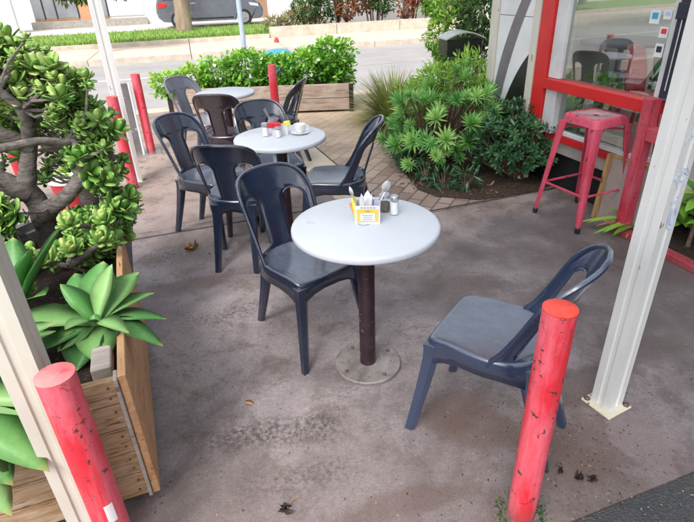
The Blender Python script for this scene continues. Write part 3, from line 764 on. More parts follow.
cutlery((.118, 1.975, .74), (.185, 2.02, .86), 'steel fork leaning right beside the spoon in the yellow tin', 'fork', .011)
mb = MB(); mb.box((.125, 1.95, .775), (.022, .006, .075), R_(8), ry=R_(6)); tag(mb.build('sugar_packet', M['lavender'], None, False), 'lavender sugar packet standing in the right corner of the yellow tin', 'packet', 'packets in the yellow tin')
mb = MB(); mb.box((.042, 1.972, .775), (.02, .006, .085), R_(-8), ry=R_(-8)); tag(mb.build('sugar_packet', M['yellowbright'], None, False), 'bright yellow sugar packet at the left corner of the yellow tin', 'packet', 'packets in the yellow tin')
mb = MB(); mb.box((.034, 1.985, .763), (.016, .006, .06), R_(-8), ry=R_(-20)); tag(mb.build('sugar_packet', M['orange'], None, False), 'orange sugar packet leaning out left of the yellow tin', 'packet', 'packets in the yellow tin')
def shaker(x, y, z, r, h, fill, fillh, lab, grp):
    s = thing('shaker', lab, 'shaker', (x, y, z), group=grp)
    mb = MB(); mb.lathe([(r * .95, .001), (r, .004), (r, h * .7), (r * .86, h * .78), (r * .86, h * .8)], 12, smooth=True); mb.build('jar', M['jarglass'], s)
    mb = MB(); mb.lathe([(r * .86, .004), (r * .86, h * fillh), (0, h * fillh)], 12); mb.build('contents', M[fill], s)
    mb = MB(); mb.lathe([(r * .98, h * .79), (r, h * .81), (r, h * .95), (r * .8, h), (0, h * 1.01)], 20); mb.build('lid', M['steel'], s)
shaker(.168, 2.045, .7252, .025, .078, 'pepper', .5, 'glass pepper shaker with steel lid beside the yellow tin', 'glass shakers')
shaker(.205, 2.005, .7252, .019, .084, 'salt', .68, 'glass salt shaker filled white, right of the pepper on the near table', 'glass shakers')
# things on the middle table
shaker(-.49, 3.33, .7252, .024, .085, 'salt', .7, 'white filled salt shaker at the left of the red packets on the middle table', 'glass shakers')
shaker(-.405, 3.29, .7252, .02, .07, 'salt', .7, 'small glass shaker in front of the red packets on the middle table', 'glass shakers')
t = thing('condiment_holder', 'white square holder of packets in the centre of the middle table', 'holder', (-.40, 3.37, .7252), R_(5))
mb = MB(); W = .10; D = .06; Hh = .06
for x, y, dx, dy in ((0, -D / 2, W, .003), (0, D / 2, W, .003), (-W / 2, 0, .003, D - .003), (W / 2, 0, .003, D - .003)): mb.box((x, y, Hh / 2), (dx, dy, Hh))
mb.build('body', M['white'], t, False)
for (x, y, m, lab) in ((-.455, 3.33, 'redpack', 'red sauce packet on the left side of the white holder'), (-.41, 3.325, 'redpack', 'red sauce packet in the middle front of the white holder'), (-.352, 3.36, 'yellowbright', 'yellow sauce packet on the right of the white holder')):
    mb = MB(); mb.box((x, y, .725 + .068), (.045, .022, .034), R_(random.uniform(-20, 20)), ry=R_(random.uniform(-12, 12)), bev=.006); tag(mb.build('sauce_packet', M[m], None, False), lab, 'packet', 'packets on the middle table')
mb = MB(); mb.tube([(-.42, 3.37, .74), (-.47, 3.385, .84), (-.49, 3.39, .885)], [.004, .005, .012], 6); tag(mb.build('tongs', M['steel'], None), 'steel utensil leaning left out of the white holder', 'utensil')
mb = MB(); mb.lathe([(.03, 0), (.03, .003), (.058, .012), (.06, .013), (.058, .015), (.03, .006), (0, .006)], 28, (-.272, 3.36, .7252)); tag(mb.build('saucer', M['porcelain']), 'white saucer beneath the cup on the middle table', 'saucer')
cp = thing('cup', 'white porcelain coffee cup on its saucer on the middle table', 'cup', (-.272, 3.36, .7325))
mb = MB(); mb.lathe([(.018, 0), (.02, .004), (.034, .025), (.038, .045), (.04, .055), (.037, .055), (.034, .03), (0, .01)], 28); mb.build('bowl', M['porcelain'], cp)
mb = MB(); mb.tube([(.034, 0, .045), (.055, .0, .045), (.058, 0, .032), (.05, 0, .018), (.03, 0, .017)], .0035, 8); mb.build('handle', M['porcelain'], cp)

# ------------------------------------------------------------------ bollards
def bollard(x, y, h, r, label, grp='red bollards', top='bollardtop', lean=(0, 0)):
    b = thing('bollard', label, 'bollard', (x, y, 0), group=grp); b.rotation_euler = (R_(lean[0]), R_(lean[1]), random.uniform(0, 6))
    mb = MB(); n = 40; rings = []
    for z in [0, .02, .05] + [h * k / 10 for k in range(1, 10)] + [h - .004]:
        rr = r * (1.0 + (.02 * math.sin(z * 41)) * .15)
        rings.append([(rr * math.cos(2 * PI * k / n), rr * math.sin(2 * PI * k / n), z) for k in range(n)])
    mb.loft(rings, cap=False); mb.build('pipe', M['bollard'], b)
    mb = MB(); mb.lathe([(r * 1.005, h - .0045), (r * 1.02, h - .001), (r * .96, h + .0008), (0, h + .001)], n); mb.build('cap', M[top], b)
    return b
bollard(.553, 1.128, .825, .0448, 'worn pink red bollard with bright red cap in front of the blue navy chair')
bl = bollard(-.702, .968, .80, .0448, 'scuffed pink red bollard with a pale cap beside the near white post and wooden box', top='bollard_pale')
mb = MB(); 
ring = [(.0455 * math.cos(a), .0455 * math.sin(a)) for a in [R_(-62 + 5 * k) for k in range(7)]]
for i in range(6):
    z0 = .30; hh = .07
    mb.add([(ring[i][0], ring[i][1], z0), (ring[i + 1][0], ring[i + 1][1], z0), (ring[i + 1][0], ring[i + 1][1], z0 + hh), (ring[i][0], ring[i][1], z0 + hh)], [(0, 1, 2, 3)])
bl.rotation_euler = (0, 0, 0); mb.build('sticker', M['porcelain'], bl)
bollard(-1.895, 4.47, .80, .045, 'bright red bollard half hidden by the jade tree at the left')
bollard(-2.09, 5.61, .81, .045, 'red bollard with a grey ring standing beyond the short grey post')
bollard(-.735, 5.98, .80, .045, 'red bollard in front of the timber trough between the far tables')

# ------------------------------------------------------------------ verandah posts
def post_profile(w):
    h = w / 2; g = w * .07; q = w * .2
    q = w * .10; side = [(-h, -h), (-q - g * .6, -h), (-q, -h + g), (q, -h + g), (q + g * .6, -h)]
    out = []
    for k in range(4):
        c, s = [(1, 0), (0, 1), (-1, 0), (0, -1)][k]
        out += [(c * x - s * y, s * x + c * y) for x, y in side]
    return out
def post(x, y, w, ztop, rz, label, matn='postpaint', plate=True, name='verandah_post', grp='white verandah posts'):
    p = thing(name, label, 'post', (x, y, 0), rz, grp)
    pr = post_profile(w); mb = MB()
    zz = [.012, .5, 1.0, 1.6, ztop]
    mb.loft([[(a, b, z) for a, b in pr] for z in zz], smooth=False); mb.build('shaft', M[matn], p, False)
    if plate:
        mb = MB(); mb.box((0, 0, .006), (w * 1.62, w * 1.62, .011), bev=.003)
        b = mb.build('base_plate', M['plateg'], p, False)
        for sx, sy in ((-1, -1), (1, 1)):
            mb = MB(); mb.lathe([(.013, .0115), (.013, .017), (.008, .022), (0, .022)], 6, (sx * w * .62, sy * w * .62 * -1, 0)); mb.build('bolt', M['bolt'], b, False)
    return p
ZR = 2.55
rp = post(1.058, 1.61, .085, ZR, R_(27), 'white fluted post on a rusty base plate at the right, scribbled with blue marks')
mb = MB()
def scrib(c, rx, rz_, y, n=18, a0=0, a1=360): return [(c[0] + rx * math.cos(R_(a0 + (a1 - a0) * k / n)), y, c[1] + rz_ * math.sin(R_(a0 + (a1 - a0) * k / n)) + .004 * math.sin(k * 2.1)) for k in range(n + 1)]
y0 = -.0434
for cc_, rx_, rz2, a0_, a1_ in (((.008, 1.0), .026, .035, -40, 250), ((.0, 1.005), .034, .012, 0, 360), ((.012, .86), .018, .04, 0, 360), ((.014, .865), .010, .03, 0, 360), ((0, 1.12), .03, .02, 20, 200), ((-.006, .93), .02, .012, 200, 400)):
    mb = MB(); mb.tube(scrib(cc_, rx_, rz2, y0, a0=a0_, a1=a1_), .0016, 4); mb.build('scribble', M['scribble'], rp)
post(-.826, 1.05, .084, ZR, R_(15), 'cream white fluted post at the left edge, between the near bollard and the wooden box', 'postcream', True)
post(-1.93, 4.66, .095, ZR, R_(25), 'white post farther back at the left rising behind the jade tree')
# unseen verandah roof on the posts, lengthened behind the camera for shade
rf = thing('verandah_roof', 'white verandah roof carried by the posts over the cafe tables, lengthened behind the viewer for shade', 'roof', (0, 0, 0), TH)
mb = MB()
for k in range(18):
    c0 = -.62 + k * .2
    mb.prism([(c0, -2.2), (c0 + .1, -2.2), (c0 + .1, 5.25), (c0, 5.25)], ZR + .13, ZR + .15); mb.prism([(c0 + .1, -2.2), (c0 + .2, -2.2), (c0 + .2, 5.25), (c0 + .1, 5.25)], ZR + .145, ZR + .165)
mb.build('roof_sheeting', M['polycarb'], rf, False)
for c in (-.42, 1.44):
    mb = MB(); mb.box((c, 1.55, ZR + .065), (.06, 7.3, .125)); mb.build('beam', M['roofwhite'], rf, False)
for t_ in (-2.0, -.4, 1.2, 3.1, 5.1):
    mb = MB(); mb.box((1.22, t_ - .04, ZR + .064), (3.2, .05, .12)); mb.build('cross_beam', M['roofwhite'], rf, False)

# ------------------------------------------------------------------ shop front (local x = outwards distance c, y = along t)
sf = thing('shop_front', 'cafe shop front with red framed window, white window jamb and dark pillar', 'shop', (0, 0, 0), TH)
def fb(name, mat, c0, c1, t0, t1, z0, z1, par=None, bev=.003):
    mb = MB(); mb.box(((c0 + c1) / 2, (t0 + t1) / 2, (z0 + z1) / 2), (c1 - c0, t1 - t0, z1 - z0), bev=bev); return mb.build(name, M[mat], par or sf, False)
fb('base_wall', 'black', 3.02, 3.12, 2.3, 4.2, 0, .31)  # black colour stands in for the shade of the recess under the ledge
fb('ledge', 'ledge', 2.94, 3.12, 2.40, 3.75, .312, .405)
win = fb('window_frame', 'redgloss', 2.91, 2.97, 2.42, 3.432, .41, .465)
fb('jamb', 'redgloss', 2.85, 2.93, 3.435, 3.57, .20, 2.4, win)
fb('rail', 'redgloss', 2.835, 2.95, 2.40, 3.433, .80, .875, win)
fb('inner_jamb', 'windowwhite', 2.875, 2.96, 3.31, 3.432, .467, .798, win); fb('inner_jamb', 'windowwhite', 2.875, 2.96, 3.31, 3.432, .877, 2.4, win)
fb('sill', 'windowwhite', 2.918, 2.97, 2.45, 3.308, .467, .50, win)
fb('mullion', 'windowwhite', 2.87, 2.95, 2.41, 2.455, .877, 2.4, win)
fb('pane', 'glass', 2.93, 2.936, 2.457, 3.308, .502, .798, win, 0); fb('pane', 'glass', 2.905, 2.911, 2.457, 3.308, .878, 2.36, win, 0)
fb('header', 'white', 2.85, 3.0, 2.2, 4.2, 2.405, 2.7)
fb('timber_strip', 'postcream', 2.84, 2.94, 3.575, 3.65, 0, 2.4)
fb('pillar', 'navywall', 2.85, 3.1, 2.17, 2.405, .905, 2.4)
mb = MB(); mb.box((2.845, 2.365, 1.15), (.003, .006, .40)); mb.build('scratch', M['windowwhite'], sf, False)
fb('pillar_collar', 'navywall', 2.835, 3.1, 2.15, 2.407, 1.335, 1.42)
# interior
fb('floor_inside', 'shopfloor', 3.122, 7.5, 2.17, 4.2, .2, .30, None, 0); fb('floor_inside', 'shopfloor', 3.302, 7.5, -1.5, 2.168, .2, .30, None, 0)
fb('back_wall', 'shopwall', 7.5, 7.6, -1.5, 4.2, .2, 2.7, None, 0)
fb('side_wall', 'shopwall', 2.94, 7.6, 4.201, 4.3, 0, 2.7, None, 0)
fb('ceiling', 'polycarb', 3.0, 7.6, -1.5, 4.2, 2.7, 2.8, None, 0)  # unseen ceiling, made clear so sky light reaches the shop inside
fb('dark_wall', 'navywall', 3.22, 3.3, -1.5, 2.16, 0, 2.4)
fb('front_wall', 'white', 3.02, 3.1, 3.66, 4.2, .312, 2.4)
fb('upper_dark_wall', 'navywall', 3.12, 3.218, 2.1, 2.168, 0, 2.4)
# painted board with sweeping stripes
bd = thing('painted_board', 'tall white board with grey and black sweeping stripes beside the red window frame', 'board', (0, 0, 0), TH)
def fbb(name, mat, c0, c1, t0, t1, z0, z1): return fb(name, mat, c0, c1, t0, t1, z0, z1, bd)
fbb('panel', 'white', 2.85, 2.9, 3.655, 4.10, .02, 1.285); fbb('panel', 'white', 2.85, 2.9, 3.655, 4.10, 1.289, 2.4)
def stripe(name, mat, pts):   # pts in (t,z), drawn 2 mm proud of the board
    mb = MB(); vs = [(2.848, t, z) for t, z in pts]; mb.add(vs, [tuple(range(len(vs)))], smooth=False)
    o = mb.build(name, M[mat], bd, False)
def curve(a, b, c, n=14): return [((1 - k / n) ** 2 * a[0] + 2 * (1 - k / n) * (k / n) * b[0] + (k / n) ** 2 * c[0], (1 - k / n) ** 2 * a[1] + 2 * (1 - k / n) * (k / n) * b[1] + (k / n) ** 2 * c[1]) for k in range(n + 1)]
stripe('grey_stripe', 'greystripe', curve((3.70, 1.6), (4.02, 1.15), (4.095, .62)) + curve((4.0, .45), (3.93, 1.0), (3.66, 1.5)))
stripe('black_sweep', 'blackgloss', [(3.658, 1.02)] + curve((3.66, 1.02), (3.88, .8), (4.02, .3)) + [(4.06, .03), (3.658, .03)])
fbb('edge_post', 'postcream', 2.83, 2.93, 4.103, 4.20, 0, 2.4)
# stickers on the glass
for (t, z, m1, m2, lab, w_, h_) in ((2.60, 1.335, 'white', 'bluelid', 'white and blue payment sticker on the shop window, leftmost of the top pair', .07, .075), (2.515, 1.35, 'white', 'scribble', 'white sticker with pale blue print at the upper right corner of the window', .055, .05), (2.515, 1.255, 'white', 'redpack', 'white sticker with two red patches in the middle of the sticker column', .06, .06), (2.52, 1.155, 'white', 'navywall', 'white sticker with a dark square, lowest of the window stickers', .06, .075)):
    s = thing('window_sticker', lab, 'sticker', (0, 0, 0), TH, 'stickers on the shop window')
    mb = MB(); mb.box((2.9025, t, z), (.002, w_, h_)); mb.build('backing', M[m1], s, False)
    mb = MB(); mb.box((2.9005, t, z + .006), (.0015, w_ * .6, h_ * .45)); mb.build('print', M[m2], s, False)
# red planter frame in front of the dark wall
pf = thing('planter_frame', 'pinkish red timber frame around the garden bed at the right edge', 'frame', (0, 0, 0), TH)
def pfb(name, c0, c1, t0, t1, z0, z1):
    mb = MB(); mb.box(((c0 + c1) / 2, (t0 + t1) / 2, (z0 + z1) / 2), (c1 - c0, t1 - t0, z1 - z0), bev=.003); return mb.build(name, M['pinkpost'], pf, False)
pfb('corner_post', 2.785, 2.86, 2.375, 2.445, 0, .902)
pfb('crosspiece', 2.787, 2.858, -1.0, 2.373, .655, .735)
pfb('base_bar', 2.78, 2.85, -1.0, 2.373, 0, .045)
pfb('end_post', 2.785, 2.86, .9, .97, .046, .654)
sl = MB(); sl.prism([(2.852, -1.0), (3.215, -1.0), (3.215, 2.375), (2.852, 2.375)], .0, .04); o = sl.build('garden_soil', M['soil'], None, False); o.rotation_euler = (0, 0, TH); struct(o)
# leaning framed board
lf = thing('leaning_frame', 'wooden framed board leaning on the shop wall between stool and red post', 'frame')
pA = ct(2.868, 2.71); pB = pA + BX * -.42
topv = Vector((AX.x * .035, AX.y * .035, .47))
def quadbar(mb, a, b, wv, th):
    n = wv.cross(b - a).normalized() * th
    mb.add([a, b, b + wv, a + wv, a + n, b + n, b + wv + n, a + wv + n], [(0, 1, 2, 3), (7, 6, 5, 4), (0, 4, 5, 1), (1, 5, 6, 2), (2, 6, 7, 3), (3, 7, 4, 0)], smooth=False)
mb = MB(); hz = (pB - pA).normalized() * .022; tz = topv.normalized() * .022
quadbar(mb, pA, pA + topv, hz, .03); quadbar(mb, pB - hz, pB - hz + topv, hz, .03); quadbar(mb, pA + hz, pB - hz, tz, .03); quadbar(mb, pA + hz + topv - tz, pB - hz + topv - tz, tz, .03)
mb.build('frame_bars', M['timberframe'], lf, False)
mb = MB(); off = topv.cross(hz).normalized() * .005; 
if off.dot(AX) < 0: off = -off
mb.add([pA + off, pB + off, pB + off + topv, pA + off + topv], [(0, 1, 2, 3)], smooth=False); mb.build('panel', M['framepanel'], lf, False)

# ------------------------------------------------------------------ metal stool
st = thing('metal_stool', 'dusty red metal bar stool with square seat in front of the shop window', 'stool', (1.70, 3.49, 0), TH + R_(4))
SH = .75; hs = .15
mb = MB()
def rsq(h, r, n=5):
    o = []
    for k, (cx, cy) in enumerate(((1, 1), (-1, 1), (-1, -1), (1, -1))):
        for j in range(n + 1):
            a = R_(90 * k + 90 * j / n); o.append((cx * (h - r) + r * math.cos(a), cy * (h - r) + r * math.sin(a)))
    return o
def ringz(h, r, z): return [(x, y, z) for x, y in rsq(h, r)]
mb.loft([ringz(hs * 1.04, .04, SH - .055), ringz(hs, .04, SH - .012), ringz(hs - .004, .038, SH - .002), ringz(hs - .014, .032, SH), ringz(hs - .03, .03, SH - .003)], cap=False)
mb.build('seat_rim', M['stool'], st, False)
mb = MB(); mb.loft([ringz(hs - .03, .03, SH - .003), ringz(.034, .018, SH - .004), ringz(.028, .016, SH - .012)], cap=False); seat = mb.build('seat', M['stooltop'], st, False)
mb = MB(); mb.loft([ringz(.028, .016, SH - .012), ringz(.027, .016, SH - .02)], cap=False); mb.add(ringz(.027, .016, SH - .02), [tuple(range(24))]); mb.build('hand_hole', M['black'], seat, False)
for sx in (-1, 1):
    for sy in (-1, 1):
        mb = MB(); rings = []
        for t, w_ in ((0, .064), (.12, .056), (.5, .043), (.94, .030)):
            z = (SH - .052) * (1 - t); k = .128 + (.205 - .128) * t; h = w_ / 2
            pr = [(h, h), (h * .2, h * 1.18), (-h, h), (-h, h * .78), (h * .1, h * .85), (h * .85, h * .1), (h * .78, -h), (h, -h), (h * 1.18, h * .2)]
            rings.append([(sx * (k + a), sy * (k + b), z) for a, b in pr])
        if sx * sy < 0: rings = [list(reversed(r)) for r in rings]
        mb.loft(rings, smooth=False); lg = mb.build('leg', M['stool'], st, False)
        mb = MB(); mb.box((sx * .207, sy * .207, .022), (.03, .03, .044), bev=.006); mb.build('foot', M['blackgloss'], lg, False)
for zb, k in ((.25, .185),):
    for (a, b) in (((-k, -k), (k, -k)), ((k, -k), (k, k)), ((k, k), (-k, k)), ((-k, k), (-k, -k))):
        mb = MB(); mb.tube([(a[0], a[1], zb), (b[0], b[1], zb)], .009, 6); mb.build('footrest', M['stool'], st, True)
for a, b in (((-.14, -.14, .66), (.14, .14, .66)), ((-.14, .14, .66), (.14, -.14, .66))):
    mb = MB(); mb.tube([a, b], .007, 6); mb.build('brace', M['stool'], st)

# ------------------------------------------------------------------ inside the shop
def in_shop(c, t): p = ct(c, t); return (p.x, p.y, .30)
tb = thing('indoor_table', 'dark round pedestal table inside the shop behind the glass', 'table', in_shop(4.0, 3.84))
mb = MB(); mb.lathe([(0, .74), (.36, .74), (.37, .73), (.37, .71), (.1, .70), (.045, .66), (.045, .05), (.2, .02), (.22, 0)], 32); mb.build('pedestal_table', M['greypot'], tb)
def kid_chair(label, m, x, z=0):
    c = thing('indoor_chair', label, 'chair', in_shop(*x[:2]), x[2], group='plastic chairs inside the shop')
    mb = MB(); rings = []
    vs = []; n = 9
    for i in range(10):
        v = i / 9; zz = .40 + .36 * v; y = -.18 - .07 * v
        for k in range(n):
            u = -1 + 2 * k / (n - 1); hw = .19 * (1 - .25 * max(0, v - .6) ** 2) * (.8 + .2 * math.sin(PI * min(1, v + .1)))
            vs.append((u * hw, y + .05 * u * u, zz - (.04 * u ** 4 if i == 9 else 0)))
    fs = [(i * n + k, i * n + k + 1, (i + 1) * n + k + 1, (i + 1) * n + k) for i in range(9) for k in range(n - 1)]
    mb.add(vs, fs); o = mb.build('backrest', M[m], c, False); s = o.modifiers.new('t', 'SOLIDIFY'); s.thickness = .012
    mb = MB(); mb.loft([[(x_ * .19, y_ * .19, zz) for x_, y_ in rsq(1, .3)] for zz in (.385, .40, .405)]); mb.build('seat', M[m], c, False)
    for sx in (-1, 1):
        for sy in (-1, 1): mb = MB(); mb.tube([(sx * .15, sy * .15, .39), (sx * .19, sy * .19, 0)], [.02, .014], 8); mb.build('leg', M[m], c)
kid_chair('red plastic chair inside the shop near the right of the window', 'redchair', (3.72, 3.2, TH + R_(200)))
kid_chair('green plastic chair inside the shop behind the red one', 'greenchair', (4.5, 3.62, TH + R_(185)))
pt = thing('potted_plant', 'green plant in a pale blue pot standing inside the window', 'plant', in_shop(3.2, 3.22))
mb = MB(); mb.lathe([(.06, .17), (.085, .35), (.09, .36), (.075, .355), (0, .34)], 20); mb.build('pot', M['bluepot'], pt)
mb = MB(); clump(mb, (0, 0, .45), .16, 260, .07, .025, 'lance'); mb.build('leaves', M['groundleaf'], pt, False)
mb = MB(); mb.box((0, 0, .085), (.3, .3, .168), bev=.01); mb.build('stand', M['greypot'], pt, False)

# ------------------------------------------------------------------ wooden box with castors, agaves, jade tree
BA = TH; 
bx = thing('wooden_planter_box', 'large planter box of weathered planks on castors at the lower left', 'planter', (-.70, 1.215, 0), R_(20.5))
# local: x along the front (box lies to -x), y backwards
BW = 1.15; BD = 1.10; zb, zt = .065, .572
k = 0; z = zb
for hgt in (.105, .098, .108, .1, .094):
    mb = MB(); mb.box((-BW / 2 - .004, .012, z + hgt / 2 - .0015), (BW - .008, .024, hgt - .004), bev=.002); mb.build('front_plank', M['planks'], bx, False)
    mb = MB(); mb.box((-BW / 2 - .004, BD - .012, z + hgt / 2 - .0015), (BW - .008, .024, hgt - .004), bev=.002); mb.build('rear_plank', M['planks'], bx, False)
    for sx_ in (-.035, -.05 - .5, -BW + .05):
        for dz_ in (.3, .72):
            q_ = MB(); q_.tube([(sx_ + random.uniform(-.006, .006), -.0008, z + hgt * dz_), (sx_, -.0030, z + hgt * dz_)], .0042, 8); q_.build('screw', M['bolt'], bx, False)
    z += hgt
for yy in (.0, BD - .03):
    mb = MB(); mb.box((-.006, yy + .012, (zb + zt) / 2), (.012, .05, zt - zb + .01), bev=.002); mb.build('corner_batten', M['weathgrey'], bx, False)
mb = MB(); mb.box((.013, BD / 2, (zb + zt) / 2 + .003), (.024, BD + .01, zt - zb + .012), bev=.002); mb.build('side_panel', M['plywood'], bx, False)
mb = MB(); mb.box((-BW, BD / 2, (zb + zt) / 2), (.022, BD, zt - zb), bev=.002); mb.build('side_panel', M['plywood'], bx, False)
mb = MB(); mb.box((-.05, .35, zt - .03), (.06, .55, .05), bev=.004); mb.build('inner_batten', M['weathgrey'], bx, False)
mb = MB(); nx, ny = 26, 26; vs = []
for i in range(nx):
    for j in range(ny):
        x = -.02 - (BW - .05) * i / (nx - 1); y = .03 + (BD - .06) * j / (ny - 1); vs.append((x, y, zt - .07 + .03 * mnoise.noise(Vector((x * 6, y * 6, 0)))))
mb.add(vs, [(i * ny + j, i * ny + j + 1, (i + 1) * ny + j + 1, (i + 1) * ny + j) for i in range(nx - 1) for j in range(ny - 1)]); mb.build('soil', M['soil'], bx, False)
for cx, cy in ((-.09, .07), (-BW + .09, .07), (-.09, BD - .07), (-BW + .09, BD - .07)):
    mb = MB(); mb.tube([(cx - .012, cy, .03), (cx + .012, cy, .03)], .03, 18); cs = mb.build('castor', M['cartrim'], bx)
    mb = MB(); mb.tube([(cx - .0135, cy, .03), (cx + .0135, cy, .03)], .019, 14); mb.build('hub', M['steel'], cs)
    mb = MB(); mb.box((cx, cy, .058), (.04, .04, .012)); mb.build('bracket', M['steel'], cs, False)

def agave(x, y, z, n, ln, w, label, spec=None, name='agave'):
    a = thing(name, label, 'plant', (x, y, z), group='agaves in the planter box')
    mb = MB()
    for (az, el, l, wd, curl, v) in spec:
        wd *= 1.5 * random.uniform(.85, 1.12); l *= random.uniform(.9, 1.08) * (.86 if z < .59 and x > -1 else 1); el -= 5; az += random.uniform(-6, 6); el += random.uniform(-5, 5)
        az = R_(az); el = R_(el)
        d = Vector((math.cos(az) * math.cos(el), math.sin(az) * math.cos(el), math.sin(el)))
        up = Vector((-math.cos(az) * math.sin(el), -math.sin(az) * math.sin(el), math.cos(el)))
        leaf(mb, d * .015, d, up, l, wd, v, curl * 1.2, .004, 'agave', 12, .26)
    mb.build('leaves', M['agave'], a, False)
    mb = MB(); mb.lathe([(.035, -.1), (.03, 0), (.015, .03), (0, .04)], 12); mb.build('stem', M['agave'], a)
    return a
spec1 = [(185, 24, .30, .105, .25, .8), (128, 38, .24, .095, .05, .35), (95, 50, .24, .09, .1, .45), (62, 42, .26, .085, .25, .75), (38, 30, .24, .055, .35, .65),
         (15, 24, .235, .062, .4, .4), (-12, 20, .22, .07, .55, .5), (-62, 12, .19, .08, .35, .7), (-125, 18, .16, .085, .3, .85), (-95, 5, .2, .09, .3, .3), (150, 12, .28, .08, .1, .3),
         (215, 8, .22, .09, .2, .3), (70, 68, .22, .05, .2, .9), (-30, 48, .2, .05, .5, .8), (255, 60, .15, .05, .4, .75), (160, 66, .18, .05, .2, .5)]
agave(-.875, 1.50, .575, 0, 0, 0, 'fleshy blue green agave rosette hanging over the corner of the wooden box', spec1)
spec2 = [(55, 25, .34, .085, .3, .95), (-5, 5, .38, .085, .3, .9), (-40, -2, .36, .09, .35, .85), (-70, -5, .36, .085, .3, .95), (40, 38, .34, .10, .3, .75), (5, 20, .36, .10, .35, .9), (-25, 12, .36, .11, .4, .6), (-50, 8, .34, .10, .5, .45), (-80, 15, .32, .11, .4, .7), (20, -2, .34, .10, .2, .35), (70, 55, .3, .09, .1, .4),
         (120, 40, .3, .1, .2, .5), (200, 30, .3, .1, .2, .5), (-10, 60, .28, .07, .3, .8), (-35, -12, .33, .1, .2, .3), (-62, -10, .33, .1, .3, .6), (280, 50, .25, .07, .2, .7), (60, 10, .33, .09, .1, .25)]
agave(-1.185, 1.13, .60, 0, 0, 0, 'larger green agave at the left frame edge behind the cream post', spec2)
spec3 = [(20, 62, .36, .12, .05, .35), (100, 60, .3, .1, .1, .3), (-30, 50, .25, .09, .2, .5), (180, 50, .3, .1, .1, .4), (-80, 40, .22, .09, .2, .4), (-10, 75, .3, .09, .1, .45)]
agave(-1.24, 1.66, .53, 0, 0, 0, 'dark upright agave leaves under the front of the jade tree', spec3)

gp = thing('grey_pot', 'large round grey pot holding the jade tree behind the wooden box', 'pot', (-1.47, 2.48, 0))
mb = MB(); mb.lathe([(.24, 0), (.25, .01), (.325, .44), (.335, .45), (.335, .48), (.30, .48), (.295, .44), (0, .43)], 48); mb.build('pot_body', M['greypot'], gp)
mb = MB(); mb.lathe([(.296, .435), (.2, .45), (0, .455)], 30); mb.build('soil', M['soil'], gp)
jt = thing('jade_tree', 'old jade tree with thick ringed grey trunk and round fleshy leaves', 'tree', (-1.47, 2.42, .44))
JO = Vector((-1.47, 2.42, .44))
# branch skeleton in world coordinates
def W(x, y, z): return Vector((x, y, z)) - JO
branches = []
def br(p, r): branches.append(([W(*q) for q in p], r))
br([(-1.47, 2.38, .42), (-1.47, 2.37, .55), (-1.485, 2.36, .68), (-1.49, 2.35, .78), (-1.46, 2.36, .88), (-1.43, 2.38, .98), (-1.40, 2.36, 1.06)], [.066, .053, .047, .044, .035, .03, .026])
br([(-1.49, 2.35, .76), (-1.58, 2.3, .84), (-1.68, 2.24, .92), (-1.78, 2.2, .95)], [.05, .042, .036, .03])
br([(-1.43, 2.38, .97), (-1.5, 2.3, 1.05), (-1.6, 2.26, 1.14), (-1.72, 2.25, 1.2)], [.036, .03, .026, .02])
br([(-1.42, 2.37, 1.0), (-1.36, 2.3, 1.08), (-1.34, 2.25, 1.16), (-1.38, 2.2, 1.25)], [.034, .026, .02, .015])
br([(-1.40, 2.36, 1.05), (-1.47, 2.42, 1.15), (-1.55, 2.5, 1.27), (-1.6, 2.5, 1.38)], [.03, .026, .02, .014])
br([(-1.48, 2.36, .62), (-1.38, 2.3, .70), (-1.27, 2.27, .76), (-1.19, 2.27, .84), (-1.17, 2.3, .93), (-1.2, 2.3, 1.02)], [.05, .036, .032, .028, .022, .014])
br([(-1.40, 2.5, .42), (-1.33, 2.55, .6), (-1.31, 2.55, .75), (-1.35, 2.55, .9), (-1.3, 2.5, 1.05)], [.05, .045, .04, .032, .02])
br([(-1.36, 2.42, .44), (-1.27, 2.3, .52), (-1.18, 2.2, .6), (-1.1, 2.15, .66)], [.03, .024, .02, .014])
br([(-1.52, 2.3, .44), (-1.45, 2.1, .5), (-1.4, 1.98, .58), (-1.35, 1.9, .62)], [.04, .032, .024, .018])
br([(-1.2, 2.3, 1.0), (-1.28, 2.2, 1.04), (-1.42, 2.12, 1.03), (-1.6, 2.1, 1.0), (-1.75, 2.08, .97)], [.014, .015, .017, .018, .02])
br([(-1.58, 2.38, .42), (-1.66, 2.34, .55), (-1.7, 2.3, .68), (-1.66, 2.24, .76), (-1.72, 2.15, .86)], [.05, .042, .034, .026, .018])
br([(-1.33, 2.55, .72), (-1.22, 2.5, .74), (-1.13, 2.45, .72), (-1.08, 2.42, .66)], [.026, .02, .016, .011])
br([(-1.3, 2.32, .74), (-1.2, 2.4, .86), (-1.1, 2.42, .88)], [.018, .014, .01])
br([(-1.35, 1.9, .62), (-1.22, 1.85, .64), (-1.12, 1.85, .62)], [.016, .014, .01])
mb = MB()
for pts, r in branches:
    P2 = []; R2 = []
    for i in range(len(pts) - 1):
        for k in range(5):
            t = k / 5; p = pts[i].lerp(pts[i + 1], t); rr = r[i] + (r[i + 1] - r[i]) * t
            p = p + Vector((mnoise.noise(p * 9), mnoise.noise(p * 9 + Vector((5, 0, 0))), 0)) * rr * .35
            P2.append(p); R2.append(rr * (1 + .10 * abs(math.sin(len(P2) * 1.1)) + random.uniform(-.03, .04)))
    P2.append(pts[-1]); R2.append(r[-1]); mb.tube(P2, R2, 12, jit=.03)
